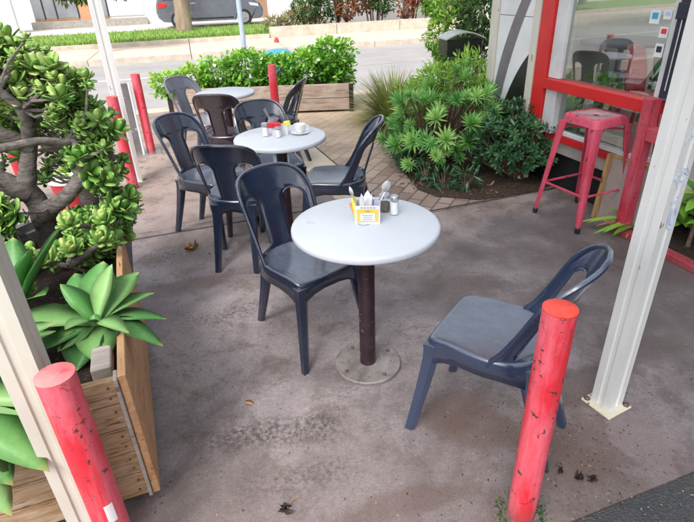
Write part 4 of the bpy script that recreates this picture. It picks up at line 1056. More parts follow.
# crown clusters: small twig ends carrying rosettes
ros = []
def zone(n, x0, x1, y0, y1, z0, z1): 
    for _ in range(n): ros.append(Vector((random.uniform(x0, x1), random.uniform(y0, y1), random.uniform(z0, z1))))
def ell(n, cx, cy, cz, rx, ry, rz_, sh=.35):
    for _ in range(int(n * 1.25)):
        v = rvec(); k = random.uniform(sh, 1) ; ros.append(Vector((cx + v.x * rx * k, cy + v.y * ry * k, cz + v.z * rz_ * k)))
ell(70, -1.48, 2.42, 1.30, .26, .26, .16)
ell(34, -1.28, 2.38, 1.20, .20, .22, .13)
ell(36, -1.17, 2.40, 1.02, .14, .20, .14)
ell(22, -1.15, 2.42, .84, .09, .16, .10)
ell(60, -1.15, 2.32, .62, .16, .24, .11)
ell(34, -1.15, 2.08, .58, .14, .16, .09)
ell(16, -1.78, 2.15, .82, .10, .18, .12)
ell(26, -1.85, 2.3, 1.12, .14, .3, .14)
ell(30, -1.56, 2.12, .70, .13, .10, .13)
ell(26, -1.5, 2.0, .58, .13, .10, .07)
ell(14, -1.72, 2.3, .6, .12, .15, .1)
ell(22, -1.6, 2.7, .85, .25, .12, .22)
ell(16, -1.62, 2.62, 1.05, .3, .1, .1)
tips = []
lb_ = MB()
ends = [p for pts, r in branches for p in pts[1:]]
for q in ros:
    p = q - JO
    e = min(ends, key=lambda a: (a - p).length)
    mid = e.lerp(p, .5) + rvec() * .03
    if (e - p).length < .5: mb.tube([e, mid, p], [.010, .0065, .0045], 6)
    out = ((p - Vector((-.05, .0, .35))).normalized() * .6 + Vector((0, 0, .7)) + rvec() * .5).normalized()
    zs_ = random.choice((.55, .7, .85, 1., 1.2, 1.5))
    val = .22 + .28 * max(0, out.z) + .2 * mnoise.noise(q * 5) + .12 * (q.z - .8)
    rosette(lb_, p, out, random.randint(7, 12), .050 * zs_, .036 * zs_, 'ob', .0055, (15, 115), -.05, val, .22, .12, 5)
    if random.random() < .75: rosette(lb_, p - out * .035 + rvec() * .02, (out + rvec() * .8), 7, .042, .028, 'ob', .005, (50, 115), -.1, val - .15, .15, .1, 4)
# big pale clusters close to the camera
for (x, y, z, s) in ((-1.37, 1.86, .66, 1.25), (-1.20, 1.86, .63, 1.05), (-1.11, 1.9, .66, 1.1), (-1.26, 1.74, .58, 1.15), (-1.02, 1.98, .66, 1.05), (-1.04, 2.08, .70, 1.1), (-1.16, 2.02, .72, 1.1)):
    rosette(lb_, W(x, y, z), (0.1, -.35, .9), 14, .062 * s, .038 * s, 'ob', .009, (8, 95), -.15, .62, .25, .14, 6)
    e = min(ends, key=lambda a: (a - W(x, y, z)).length); mb.tube([e, W(x, y, z)], [.014, .009], 8)
mb.build('trunk', M['bark'], jt); lb_.build('crown', M['jade'], jt, False)

# red tub with plants behind the jade
rpot = thing('red_tub', 'red tub with a white rim behind the jade tree', 'pot', (-2.12, 3.85, 0))
rpot.scale = (.72, .72, .85)
mb = MB(); mb.lathe([(.13, 0), (.18, .36), (.0, .36)], 28); mb.build('tub_body', M['redpot'], rpot)
mb = MB(); mb.lathe([(.181, .362), (.19, .362), (.19, .40), (.165, .40), (.165, .37)], 28); mb.build('rim', M['porcelain'], rpot)
mb = MB()
for k in range(16): 
    a = random.uniform(0, 6.28); r_ = random.uniform(0, .12); rosette(mb, (r_ * math.cos(a), r_ * math.sin(a), .42 + random.uniform(0, .06)), (0, 0, 1), 10, .05, .03, 'ob', .004, (20, 90), 0, .7, .2)
o = mb.build('succulent', M['limeleaf'], None, False); o.location = (-2.12, 3.85, -.04); o.scale = (.8, .8, .9); tag(o, 'pale lime succulent growing in the red tub', 'plant')
rpt2 = thing('red_tub', 'red tub almost hidden at the left edge behind the jade branches', 'pot', (-2.68, 4.2, 0))
rpt2.scale = (.3, .3, 1)
mb = MB(); mb.lathe([(.13, 0), (.2, .9), (.2, .93), (.18, .93), (0, .9)], 28); mb.build('tub_body', M['redpot'], rpt2)

# short grey post and its plate
gpz = thing('short_grey_post', 'short grey channel post with a white edge on a flat plate beside the red bollard', 'post', (-2.20, 5.50, 0), R_(20))
mb = MB(); mb.box((0, 0, .37), (.10, .05, .74), bev=.004); mb.build('channel', M['panelgrey'], gpz, False)
mb = MB(); mb.box((.062, 0, .37), (.02, .055, .74), bev=.003); mb.build('edge_strip', M['white'], gpz, False)
mb = MB(); mb.box((.06, .03, .006), (.36, .2, .012)); mb.build('base_plate', M['steel'], gpz, False)

# ------------------------------------------------------------------ timber trough with leafy ground cover
tr = thing('timber_trough', 'long weathered timber trough planter between cafe and street', 'planter', (0, 0, 0))
X0, X1, Y0, Y1, ZT_ = -2.30, .15, 7.22, 7.85, .37
for z0, z1 in ((.03, .185), (.19, ZT_)):
    for yy in (Y0, Y1):
        mb = MB(); mb.box(((X0 + X1) / 2, yy, (z0 + z1) / 2), (X1 - X0, .045, z1 - z0), bev=.006); mb.build('side_board', M['weathered'], tr, False)
    for xx in (X0 - .0, X1 + .0):
        mb = MB(); mb.box((xx, (Y0 + Y1) / 2, (z0 + z1) / 2), (.045, Y1 - Y0 - .05, z1 - z0), bev=.006); mb.build('end_board', M['weathered'], tr, False)
for xx in (X0 + .01, X1 - .01):
    for yy in (Y0 - .028, Y1 + .028): mb = MB(); mb.box((xx, yy, ZT_ / 2), (.06, .012, ZT_), bev=.003); mb.build('corner_strap', M['blackgloss'], tr, False)
mb = MB(); mb.box(((X0 + X1) / 2, (Y0 + Y1) / 2, .3), (X1 - X0 - .05, Y1 - Y0 - .05, .05)); mb.build('soil', M['soil'], tr, False)
def bush(name, label, cat, blobs, mat, leafd, stem=None, loc=(0, 0, 0), shape='lance', grp=None, flowers=0):
    b = thing(name, label, cat, loc, 0, grp); mb = MB()
    for (x, y, z, r, n, sq) in blobs: clump(mb, (x, y, z), r, n, leafd[0], leafd[1], shape, sq=sq, seg=leafd[2] if len(leafd) > 2 else 2)
    n0 = len(mb.mi)
    for k in range(flowers):
        x, y, z, r, n, sq = random.choice(blobs); v = rvec(.0); v.y = -abs(v.y); p = Vector((x + v.x * r * sq[0] * 1.05, y + v.y * r * sq[1] * 1.05, z + v.z * r * sq[2]))
        rosette(mb, p, v, 5, .024, .018, 'ob', 0, (60, 80), 0, .5)
    mb.mi = mb.mi[:n0] + [1] * (len(mb.mi) - n0)
    mb.build('leaves', [M[mat], M['flower']], b, False)
    mb = MB()
    for (x, y, z, r, n, sq) in blobs:
        for k in range(5):
            v = rvec(); mb.tube([(x + v.x * .03, y + v.y * .03, 0), (x + v.x * r * .3, y + v.y * r * .3, z * .6), (x + v.x * r * .7, y + v.y * r * .7, z + abs(v.z) * r * .6)], [.014, .009, .004], 5)
    if name == 'spiky_shrub': mb.tube([(x, y, .01) for (x, y, z, r, n, sq) in sorted(blobs)], .012, 5)
    mb.build('stems', M[stem or 'barkbrown'], b)
    return b
sq = (1.25, .95, .85)
bush('trough_shrub', 'bright green leafy shrub with a few white flowers filling the middle of the trough', 'shrub', [(-1.65, 7.5, .50, .30, 800, sq), (-1.25, 7.45, .58, .34, 1300, sq), (-.85, 7.45, .52, .31, 1100, sq)], 'groundleaf', (.07, .045), flowers=5, grp='shrubs in the timber trough', shape='ob')
bush('trough_shrub', 'taller bright green shrub at the right end of the trough', 'shrub', [(-.45, 7.5, .56, .31, 1100, sq), (-.12, 7.5, .66, .36, 1300, (1., .95, .85)), (.0, 7.45, .45, .26, 500, (.9, 1, 1))], 'groundleaf', (.075, .045), flowers=3, grp='shrubs in the timber trough', shape='ob')
bush('trough_shrub', 'lime green leafy plant spilling over the left end of the trough', 'shrub', [(-2.28, 7.3, .42, .22, 360, sq), (-1.98, 7.45, .47, .22, 400, sq)], 'limeleaf', (.085, .05), grp='shrubs in the timber trough', shape='ob')

# ------------------------------------------------------------------ shrubs right of the pavers
ae = thing('rosette_shrub', 'pale green shrub of pointed leaf rosettes on bare brown stems', 'shrub', (.95, 4.85, 0))
mb = MB(); sb_ = MB(); base = Vector((.0, .1, 0))
cands = []
while len(cands) < 100:
    v = rvec(-.05); 
    if v.z < .0: continue
    kk = .78 + .5 * mnoise.noise(v * 2.4 + Vector((3, 1, 7))) + random.uniform(-.06, .12)
    p = Vector((v.x * .52 * kk - .02, v.y * .64 * kk + .02, .12 + v.z * (.60 + .12 * v.x) * kk * 1.15))
    if any((p - q).length < .083 for q in cands): continue
    cands.append(p)
for p in cands:
    ax = Vector((p.x * 1.1, p.y * 1.1, p.z * .8 + .15)).normalized()
    s = random.choice((.65, .8, .9, 1., 1.2, 1.35)) * random.uniform(.92, 1.08)
    blue = random.random() < .45
    rosette(mb, p, ax, random.randint(30, 54), .105 * s, .0155 * s, 'lance', 0, (3, random.choice((85, 100, 115))), random.uniform(-.1, .35), random.choice((.25, .45, .7, .9)), .28, .3, 3)
    m1 = base + Vector((p.x * .35, p.y * .35, p.z * .35)) + rvec() * .04
    sb_.tube([base + rvec() * .08, m1, p.lerp(m1, .3), p], [.016, .013, .010, .008], 6)
mb.build('rosettes', M['aeonium'], ae, False); sb_.build('stems', M['barkbrown'], ae)
bush('lime_shrub', 'tall light green shrub rising behind the rosette shrub beside the black box', 'shrub', [(.95, 5.35, .62, .27, 700, (1, 1, 1.)), (1.2, 5.1, .74, .24, 600, (1, 1, 1.1)), (.75, 5.35, .5, .25, 400, (1, 1, 1)), (1.3, 4.85, .62, .16, 260, (1, 1, 1.2))], 'limeleaf', (.085, .018))
bush('spiky_shrub', 'small spiky leaved dark green plants low at the front of the shrub bed', 'shrub', [(.62, 4.62, .16, .15, 150, (1, 1, .9)), (.72, 4.35, .12, .12, 90, (1, 1, .8)), (1.02, 4.12, .10, .12, 90, (1.2, .8, .7)), (.85, 4.2, .08, .12, 80, (1.3, .8, .7)), (.58, 4.85, .14, .16, 120, (1, 1, .8))], 'darkshrub', (.09, .02))
ds = thing('dark_shrub', 'dark glossy green shrub with whorled leaves against the shop wall', 'shrub', (1.55, 4.38, 0))
mb = MB(); sb_ = MB(); cc = []
while len(cc) < 340:
    v = rvec(-.4); k = random.uniform(.45, 1.0)
    p = Vector((v.x * .47 * k, v.y * .36 * k, .34 + v.z * .34 * k))
    if p.z < .05: continue
    w_ = p + Vector((1.55, 4.38, 0))
    if w_.dot(AX) > 2.95: continue
    cc.append(p)
for p in cc:
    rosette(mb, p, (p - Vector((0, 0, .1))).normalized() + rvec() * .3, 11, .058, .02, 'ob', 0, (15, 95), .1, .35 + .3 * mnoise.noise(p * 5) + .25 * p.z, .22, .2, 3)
    if random.random() < .4: sb_.tube([(p.x * .1, p.y * .1, 0), Vector((p.x * .5, p.y * .5, p.z * .5)), p], [.014, .009, .005], 5)
mb.build('leaves', M['darkshrub'], ds, False); sb_.build('stems', M['barkbrown'], ds)
mb = MB(); rosette(mb, (1.645, 4.075, .03), (0, 0, 1), 7, .028, .02, 'ob', 0, (40, 90), 0, .5); tag(mb.build('purple_flower', M['purple'], None, False), 'tiny fallen purple flower at the foot of the dark shrub', 'flower')
tg = thing('grass_tussock', 'arching green and straw coloured grass tussock beside the pavers', 'grass plant', (.66, 6.55, 0))
mb = MB()
for i in range(1500):
    a = random.uniform(0, 2 * PI); el = R_(random.uniform(12, 86)); r0 = random.uniform(0, .16)
    d = Vector((math.cos(a) * math.cos(el), math.sin(a) * math.cos(el), math.sin(el)))
    low = el < R_(42)
    leaf(mb, (math.cos(a) * r0, math.sin(a) * r0, 0.02), d, (-math.cos(a) * .5, -math.sin(a) * .5, 1), random.uniform(.32, .68), .017, random.uniform(.5, 1) if low else random.uniform(.1, .8), random.uniform(.15, .5), 0, 'blade', 6)
mb.build('blades', M['tussock'], tg, False)
tb2 = bush('evergreen_bush', 'tall dark green bush behind the black box against the shop corner', 'bush', [(1.62, 6.7, .7, .5, 1600, (1, 1, 1.3)), (1.75, 6.6, 1.35, .5, 1800, (1, 1, 1.2)), (1.9, 6.9, 2.0, .5, 900, (1, 1, 1.2))], 'hedge', (.07, .03))
bush('light_bush', 'light green bush spreading left of the tall dark bush', 'bush', [(1.45, 7.3, .95, .42, 2000, (1, 1, 1.2)), (1.35, 7.4, 1.4, .38, 1300, (1, 1, 1.2)), (1.5, 7.3, .4, .42, 1000, (1, 1, 1.2))], 'limeleaf', (.06, .03))
mbx = thing('black_box', 'black box with a curved shiny lid on a post among the shrubs', 'box', (1.22, 5.62, 0), R_(8))
mb = MB(); mb.box((0, 0, .955), (.36, .26, .15), bev=.008); mb.build('body', M['blackgloss'], mbx, False)
mb = MB(); rings = []
for k in range(9):
    a = k / 8; rings.append([(-.20 + .40 * a, y, 1.033 + .06 * math.sin(PI * a) + dz) for y, dz in ((-.15, 0), (.15, 0), (.15, .012), (-.15, .012))])
mb.loft(rings, smooth=True); mb.build('lid', mottled('lid', (.4, .4, .42), (.55, .55, .56), .25, 5, 0), mbx)  # pale colour stands in for the bright reflection on the lid
mb = MB(); mb.tube([(0, 0, 0), (0, 0, .878)], .03, 12); mb.build('post', M['blackgloss'], mbx)

# plants in the red framed bed
gb = ct(3.02, 2.28)
fp_ = thing('strappy_plant', 'strappy plant with brown edged leaves at the foot of the red post', 'plant', (gb.x - .10, gb.y + .10, 0))
mb = MB()
for (az, el, l, v, cu) in ((172, 18, .36, .9, .35), (196, 8, .34, .5, .2), (184, 30, .32, .75, .5), (205, 22, .3, .6, .4), (150, 40, .2, .6, .4), (100, 50, .2, .5, .2), (215, 12, .3, .15, .2), (250, 40, .24, .75, .3), (30, 45, .22, .5, .3), (280, 60, .26, .5, .3), (310, 35, .25, .6, .3)):
    az = R_(az); el = R_(el); d = Vector((math.cos(az) * math.cos(el), math.sin(az) * math.cos(el), math.sin(el)))
    leaf(mb, d * .02 + Vector((0, 0, .05)), d, (-d.x * .5, -d.y * .5, 1), l, .05, v, cu, 0, 'lance', 7, .2)
mb.build('leaves', M['limeleaf'], fp_, False)
mb = MB(); mb.tube([(-.02, 0, .02), (-.1, -.08, .03), (-.18, -.2, .05)], [.006, .006, .004], 6); mb.tube([(0, 0, .03), (-.13, -.02, .10), (-.28, .01, .04)], [.005, .005, .003], 6); mb.build('dry_stalk', M['plywood'], fp_)
for (c, t, h, lab, s) in ((2.95, 2.17, .26, 'young broad leaved plant on a pale stem in the red framed bed', 1.0), (2.98, 2.04, .34, 'broad leaved plant with large bright leaves at the right frame edge', 1.25)):
    q = ct(c, t); pl = thing('broad_leaved_plant', lab, 'plant', (q.x, q.y, .03), group='broad leaved plants in the red framed bed')
    mb = MB(); mb.tube([(0, 0, 0), (.01, .01, h * .5), (0, 0, h)], [.014, .011, .008], 8); mb.tube([(0, 0, h * .3), (.04, -.03, h * .6)], [.009, .006], 6); mb.build('stem', M['barkbrown'], pl)
    mb = MB(); rosette(mb, (0, 0, h), (0, -.1, 1), 15, .15 * s, .06 * s, 'lance', 0, (40, 100), .3, .6, .2, .2, 6); rosette(mb, (.04, -.03, h * .55), (.2, -.2, 1), 12, .11 * s, .045 * s, 'lance', 0, (40, 95), .3, .45, .2, .2, 5)
    mb.build('leaves', M['groundleaf'], pl, False)
q = ct(2.93, 1.83); mb = MB(); mb.lathe([(.055, 0), (.06, .02), (.045, .04), (0, .05)], 9); rk = mb.build('rock', M['rock'], None); rk.location = (q.x, q.y, .037); rk.scale = (1.1, .8, .9); tag(rk, 'small pale rock on the dark soil of the red framed bed', 'rock')
q = ct(3.08, 1.55 - .1); mb = MB(); mb.lathe([(.07, 0), (.1, .19), (.105, .21), (.09, .21), (0, .19)], 24); bp = mb.build('blue_pot', M['bluepot'], None); bp.location = (q.x + .02, q.y - .07, .04); tag(bp, 'pale blue pot cut by the right frame edge', 'pot')

# ------------------------------------------------------------------ litter on the slab
def dleaf(x, y, s, lab, m='deadleaf', n=2):
    mb = MB()
    for k in range(n):
        a = random.uniform(0, 6.28)
        if n > 2:
            for q in range(5): leaf(mb, (random.uniform(-.015, .015) * s, random.uniform(-.015, .015) * s, .003 + .008 * random.random()), rvec(-.1), rvec(), random.uniform(.012, .04) * s, random.uniform(.008, .024) * s, .5, random.uniform(-.8, .8), .001, 'lance', 4, random.uniform(-.6, .8))
        else: leaf(mb, (random.uniform(-.01, .01) * s, random.uniform(-.01, .01) * s, .004), (math.cos(a), math.sin(a), random.uniform(.05, .35)), (0, 0, 1), .055 * s, .032 * s, .5, .3, .002, 'lance', 5, .4)
    o = mb.build('fallen_leaf', M[m], None, False); o.location = (x, y, .002); tag(o, lab, 'leaf', 'fallen leaves on the concrete')
dleaf(-1.06, 3.2, 1.6, 'curled brown fallen leaf on the slab left of the chairs', n=3)
dleaf(-.465, 1.70, .8, 'small reddish brown fallen leaf left of the nearest chair leg', n=1)
dleaf(-.245, 1.17, .8, 'dark crumpled leaf with a long stalk at the bottom of the slab', 'darkleaf', 3)
mb = MB(); mb.tube([(-.24, 1.17, .006), (-.22, 1.2, .012), (-.195, 1.215, .012)], .0018, 5); 
tag(mb.build('leaf_stalk', M['deadleaf']), 'thin brown stalk beside the dark crumpled leaf', 'stalk')
dleaf(.747, 1.283, .45, 'small black scrap just right of the near bollard', 'darkleaf', 3)
dleaf(.80, 1.25, .6, 'black crumpled scrap, left of the pair near the asphalt edge', 'darkleaf', 4)
dleaf(.84, 1.243, .55, 'black crumpled scrap, right of the pair near the asphalt edge', 'darkleaf', 4)
dleaf(-.93, 3.12, .35, 'tiny pale leaf scrap beside the curled brown leaf', 'mulch', 1)
mb = MB()
for i in range(1500):
    if random.random() < .3: x = random.gauss(.85, .22); y = random.gauss(1.35, .2)
    else: x = random.uniform(-1.2, 1.7); y = random.uniform(1.12, 3.6)
    a = random.uniform(0, 6.28); leaf(mb, (x, y, .002), (math.cos(a), math.sin(a), .1), (0, 0, 1), random.uniform(.004, .014), random.uniform(.003, .006), random.random(), .2, 0, 'lance', 2)
g = mb.build('grit', foliage_mat('gritm', (.02, .015, .01), (.12, .08, .05), (.5, .42, .3), None, .9, 0), None, False); g['kind'] = 'stuff'; g['label'] = 'scattered crumbs and grit on the concrete'; g['category'] = 'grit'
# moss by the near bollard and fallen litter round the posts
mb = MB()
for i in range(260):
    a = random.uniform(0, 6.28); r_ = random.uniform(.05, .085); leaf(mb, (.553 + r_ * math.cos(a), 1.128 + r_ * math.sin(a), 0), rvec(.2), rvec(), random.uniform(.006, .018), .006, random.random(), .2, 0, 'lance', 2)
g = mb.build('moss', M['hedge'], None, False); g['kind'] = 'stuff'; g['label'] = 'green moss around the foot of the near bollard'; g['category'] = 'moss'

# ------------------------------------------------------------------ across the street
def street_tree(x, y, z, h, r, crown, label, matn, trunk_r=.1, n=1400, branches_=True, name='street_tree'):
    t = thing(name, label, 'tree', (x, y, z)); mb = MB()
    mb.tube([(0, 0, 0), (.02, 0, h * .3), (-.03, .02, h * .65), (0, 0, h)], [trunk_r * 1.15, trunk_r, trunk_r * .9, trunk_r * .7], 14, jit=.06)
    for k in range(6):
        v = rvec(.1); mb.tube([(0, 0, h * .85), (v.x * r * .5, v.y * r * .5, h + r * .3), (v.x * r * .9, v.y * r * .9, h + r * .6 * v.z + .1)], [trunk_r * .5, trunk_r * .3, trunk_r * .1], 8)
    mb.build('trunk', M['treebark'], t); mb = MB()
    for (cx, cy, cz, cr) in crown: clump(mb, (cx, cy, cz), cr, n, .13, .06, 'lance', .0, .9, shell=.2)
    mb.build('crown', M[matn], t, False); return t
street_tree(-5.45, 20.3, .15, 3.2, 2.0, [(0, 0, 4.4, 1.9), (1.4, .3, 3.9, 1.2), (-1.5, 0, 4.0, 1.3)], 'thick trunked tree on the lawn in front of the parked car', 'streetleaf', .26)
street_tree(-6.2, 15.1, .07, 1.6, .8, [(0, 0, 1.95, .6), (-.72, -.1, 1.55, .42), (-.35, 0, 1.5, .36), (.62, 0, 1.58, .4), (.95, .1, 1.7, .42), (-.3, .1, 2.5, .7)], 'slender tree behind the far white post with low yellow green leaves', 'streetleaf', .05, 700)
pl = thing('street_pole', 'slim blue grey metal pole at the far kerb', 'pole', (-2.36, 13.95, 0))
mb = MB(); mb.tube([(0, 0, 0), (0, 0, 4.2)], .062, 16); mb.build('shaft', M['polegrey'], pl)
mb = MB(); mb.box((0, -.068, 3.4), (.45, .012, .6)); mb.build('sign_panel', M['whitewall'], pl, False)
mb = MB(); mb.lathe([(.055, .075), (.05, .10), (.035, .17), (.02, .2), (0, .205)], 16); o = mb.build('red_marker', M['redpack']); q = (-1.75, 15.9); o.location = (q[0], q[1], 0); o.scale = (1.4, 1.4, 1); tag(o, 'small red marker cap on the far footpath behind the trough', 'marker')
bt = thing('blue_tub', 'bright blue plastic tub showing behind the trough foliage', 'tub', (-.95, 8.75, .10), R_(12))
mb = MB(); mb.loft([ringz(.17, .05, -.05), ringz(.2, .06, .45), ringz(.215, .06, .455), ringz(.215, .06, .49), ringz(.17, .06, .53), ringz(.09, .04, .555), ringz(.02, .01, .56)], smooth=True); mb.build('tub_body', M['bluelid'], bt)
# mound of brownish plants, hedge and fence
bush('mound_plant', 'brownish green spiky mound at the left end of the far garden bed', 'shrub', [(-1.95, 18.2, .36, .36, 500, (1.3, 1, .8))], 'brownplant', (.22, .03), grp='mounds across the street')
bush('mound_plant', 'larger straw coloured mound right of the first across the street', 'shrub', [(-1.25, 18.5, .45, .5, 800, (1.3, 1, .8)), (-.75, 18.5, .3, .35, 400, (1.2, 1, .8))], 'brownplant', (.22, .03), grp='mounds across the street')
for i, (u, s_, r_, redf) in enumerate(((3.9, 18.2, .45, .2), (4.9, 18.0, .5, .6), (6.1, 18.15, .5, .35), (7.2, 18.0, .5, .7), (8.2, 18.2, .5, .25), (9.3, 18.0, .55, .6), (10.6, 18.1, .55, .6))):
    p = rs(u, s_, .2); h = thing('hedge_shrub', 'x', 'shrub', p, 0, 'hedge shrubs across the street')
    h['label'] = ['green hedge shrub, leftmost behind the low retaining wall', 'green and rusty hedge shrub, second from the left of the far hedge', 'leafy green hedge shrub, third from the left of the far hedge', 'rust red tinged hedge shrub in the middle of the far hedge', 'green hedge shrub with paler low leaves, third from the right of the far hedge', 'reddish hedge shrub, second from the right of the far hedge', 'reddish hedge shrub nearest the cafe corner, rightmost of the far hedge'][i]
    mb = MB(); mr = MB(); sm_ = MB()
    for k in range(7):
        v = rvec(); q = Vector((v.x * .25, v.y * .2, 0)); sm_.tube([q, q * 1.4 + Vector((0, 0, .6)), q * 2 + Vector((0, 0, 1.3))], [.03, .02, .01], 6)
        cz = random.uniform(.5, 1.7)
        tgt = mr if random.random() < redf * .5 else mb
        clump(tgt, (v.x * .4, v.y * .3, cz), r_ * .8, 420, .11, .05, 'lance')
        clump(mb, (v.x * .45, v.y * .3, 1.9), r_ * .7, 80, .11, .05, 'lance')
    mb.build('leaves', M['hedge'], h, False)
    if mr.v: mr.build('red_leaves', M['hedgered'], h, False)
    sm_.build('stems', M['barkbrown'], h)
fe = thing('white_fence', 'low white wall behind the hedge across the street', 'fence')
mb = MB(); mb.prism([tuple(q[:2]) for q in (rs(3.2, 19.6), rs(16, 19.6), rs(16, 19.72), rs(3.2, 19.72))], .1, 1.3); mb.build('wall_panel', M['whitewall'], fe, False)
# buildings
bld = thing('white_house', 'long white single storey house across the street with garage and brown door', 'house', (0, 0, 0), RT)
def bb(name, mat, u0, u1, s0, s1, z0, z1, par=None):
    mb = MB(); mb.box(((u0 + u1) / 2, (s0 + s1) / 2, (z0 + z1) / 2), (u1 - u0, s1 - s0, z1 - z0)); return mb.build(name, M[mat], par or bld, False)
S0 = 28.2
bb('wall', 'whitewall', -6.6, 25, S0, S0 + 8, 0, 3.2)
bb('roof', 'kerb', -7.2, 26, S0 - .6, S0 + 9, 3.2, 3.4)
g1 = bb('garage_door', 'white', -3.3, -1.8, S0 - .04, S0 - .01, .42, 2.3)
bb('step', 'ledge', -6.5, -1.7, S0 - .5, S0 - .06, .03, .33)
bb('brick_pier', 'brickwall', -4.52, -4.0, S0 - .12, S0 - .02, .332, 3.2)
d1 = bb('door', 'doorbrown', 3.3, 3.9, S0 - .05, S0 - .01, .05, 2.2)
bb('pier', 'whitewall', 3.92, 4.5, S0 - .5, S0 - .02, .0, 3.1)
d2 = bb('door', 'dooraqua', 4.55, 5.2, S0 - .05, S0 - .01, .05, 2.2)
for u0, u1 in ((-6.4, -6.0), (-5.94, -5.5), (-5.44, -4.6), (-3.9, -3.36), (5.6, 6.0), (6.06, 6.5)):
    wn = bb('window', 'winglass', u0, u1, S0 - .04, S0 - .01, .45, 2.3); bb('frame', 'cartrim', u1 + .003, u1 + .055, S0 - .06, S0 - .01, .42, 2.3, wn); bb('frame_base', 'doorbrown', u0, u1, S0 - .06, S0 - .01, .335, .445, wn)
lw = thing('white_render_wall', 'plain white rendered wall at the far left across the street', 'wall', (0, 0, 0), RT)
bb('wall_panel', 'whitewall', -26, -6.7, S0 - 2, S0 - 1.7, 0, 2.6, lw)
# far surroundings so reflections and side views have something to show
for i, (x, y, r_) in enumerate(((-16, 9, 2.2), (-20, 16, 2.6), (-13, 3, 1.8), (16, 24, 2.5))):
    t = street_tree(x, y, 0, 2.2, 1.6, [(0, 0, 3.2, r_), (1.2, .4, 2.4, r_ * .7), (-1.2, -.3, 2.6, r_ * .7)], ['broad tree by the road far to the left', 'large tree beyond the left end of the lawn', 'round tree left of the cafe beyond the posts', 'tree beyond the shop on the right'][i], 'streetleaf', .18, 1500, name='roadside_tree')

# parked car (profile swept across its width), local x forward
car = thing('parked_car', 'grey people carrier parked side on across the street behind the tree trunk', 'car', (-5.2, 24.0, .03), R_(9))
car.scale = (.9, .9, .95)
HWc = .9
prof = [(-2.3, .42), (-2.36, .62), (-2.34, .85), (-2.28, 1.05), (-2.12, 1.5), (-1.95, 1.66), (-1.2, 1.72), (-.1, 1.71), (.55, 1.58), (1.25, 1.12), (1.9, 1.0), (2.2, .85), (2.33, .62), (2.3, .38), (2.1, .26), (1.75, .24)]
def arch(cx, r=.37, n=8): return [(cx + r * math.cos(R_(180 * k / n)), .24 + r * math.sin(R_(180 * k / n))) for k in range(n + 1)]
low = arch(1.45) + arch(-1.45) + [(-2.1, .26)]
outl = prof + low
mb = MB(); n = len(outl); rings = []
for yy, s, dz in ((-HWc, .965, 0), (-HWc + .05, .99, 0), (-HWc + .16, 1., 0), (HWc - .16, 1., 0), (HWc - .05, .99, 0), (HWc, .965, 0)):
    rings.append([(x * s, (yy * (1 - .16 * max(0, (z - .95)) / .8)), .24 + (z - .24) * (s if z > .5 else 1)) for x, z in outl])
mb.loft(rings, cap=False, smooth=True)
mb.add(rings[0], [tuple(range(n))], smooth=False); mb.add(rings[-1], [tuple(reversed(range(n)))], smooth=False)
body = mb.build('body', M['carpaint'], car, True, 40)
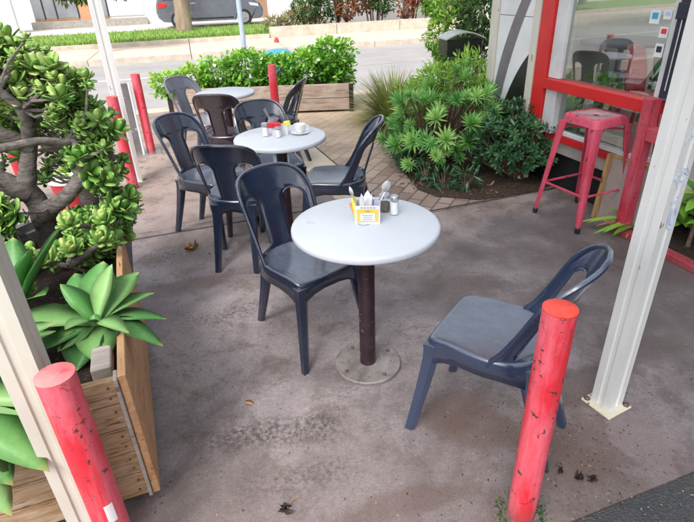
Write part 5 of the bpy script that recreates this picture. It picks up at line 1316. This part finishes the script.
for sg in (-1, 1):
    def side(pts, name, mat, par, off=.006, sg=sg):
        mb = MB(); vs = [(x * .97, sg * (HWc * (1 - .16 * max(0, z - .95) / .8) + off), .24 + (z - .24) * .965) for x, z in pts]
        mb.add(vs, [tuple(range(len(vs)))], smooth=False); return mb.build(name, M[mat], par, False)
    side([(-2.05, 1.1), (-1.9, 1.5), (-1.1, 1.6), (-1.05, 1.1)], 'side_window', 'carglass', car)
    side([(-.98, 1.1), (-.98, 1.61), (-.05, 1.61), (-.05, 1.1)], 'side_window', 'carglass', car)
    side([(.02, 1.1), (.02, 1.60), (.45, 1.52), (1.05, 1.12)], 'side_window', 'carglass', car)
    for a in (-1.0, 0.0): side([(a, .35), (a + .012, .35), (a + .012, 1.1), (a, 1.1)], 'door_seam', 'cartrim', car, .004)
    side([(-1.0, .32), (1.0, .32), (1.0, .38), (-1.0, .38)], 'sill_trim', 'cartrim', car, .008)
    side([(-.85, .95), (-.65, .95), (-.65, .98), (-.85, .98)], 'door_handle', 'rim', car, .015)
    side([(-2.3, .82), (-2.3, 1.0), (-1.98, 1.04), (-1.9, .96), (-2.0, .84)], 'tail_light', 'taillight', car, .01)
    side([(2.2, .74), (2.15, .86), (1.75, .92), (1.8, .8)], 'headlight', 'porcelain', car, .01)
    for cx in (-1.45, 1.45):
        mb = MB(); y1 = sg * (HWc - .20); y2 = sg * (HWc + .005)
        mb.tube([(cx, y1, .33), (cx, y2 - sg * .02, .33), (cx, y2, .33)], [.33, .33, .31], 28); wh = mb.build('wheel', M['cartrim'], car)
        mb = MB(); mb.tube([(cx, y2 - sg * .005, .33), (cx, y2 + sg * .008, .33)], [.21, .20], 24)
        for k in range(5):
            a = R_(72 * k); mb.tube([(cx, y2 + sg * .008, .33), (cx + .19 * math.cos(a), y2 + sg * .012, .33 + .19 * math.sin(a))], [.03, .022], 6)
        mb.build('rim', M['rim'], wh)

# ------------------------------------------------------------------ light
wd = bpy.data.worlds.new('World'); sc.world = wd; wd.use_nodes = True; nt = wd.node_tree
bg = nt.nodes['Background']; sk = nt.nodes.new('ShaderNodeTexSky'); sk.sky_type = 'NISHITA'; sk.sun_disc = False
sk.sun_elevation = R_(52); sk.sun_rotation = R_(205); sk.air_density = 1.0; sk.dust_density = 5; sk.ozone_density = .6
hs_ = nt.nodes.new('ShaderNodeHueSaturation'); hs_.inputs['Saturation'].default_value = .38
L(nt, sk.outputs[0], hs_.inputs['Color']); L(nt, hs_.outputs[0], bg.inputs[0]); bg.inputs[1].default_value = .27
sn = bpy.data.lights.new('Sun', 'SUN'); sn.energy = 2.1; sn.angle = R_(22); sn.color = (1, .95, .88)
so = bpy.data.objects.new('Sun', sn); col.objects.link(so)
az = R_(205); el = R_(52)
dirv = Vector((math.sin(az) * math.cos(el), math.cos(az) * math.cos(el), math.sin(el)))
so.rotation_euler = dirv.to_track_quat('Z', 'Y').to_euler(); so.location = dirv * 20

# ------------------------------------------------------------------ camera
cam = bpy.data.cameras.new('Camera'); co = bpy.data.objects.new('Camera', cam); col.objects.link(co)
RR = [[0.999296, -0.0375127, 0.0], [-0.0178979, -0.4767796, 0.8788406], [-0.0329677, -0.8782221, -0.4771154]]
mw = Matrix(((RR[0][0], -RR[0][1], -RR[0][2], 0), (RR[1][0], -RR[1][1], -RR[1][2], 0), (RR[2][0], -RR[2][1], -RR[2][2], 1.6), (0, 0, 0, 1)))
co.matrix_world = mw
cam.sensor_width = 36; cam.lens = 521 / 694 * 36; cam.clip_end = 1500; cam.clip_start = .05
sc.camera = co
sc.view_settings.view_transform = 'Standard'; sc.view_settings.look = 'None'; sc.view_settings.exposure = 0
sc.cycles.max_bounces = 8; sc.cycles.transparent_max_bounces = 12
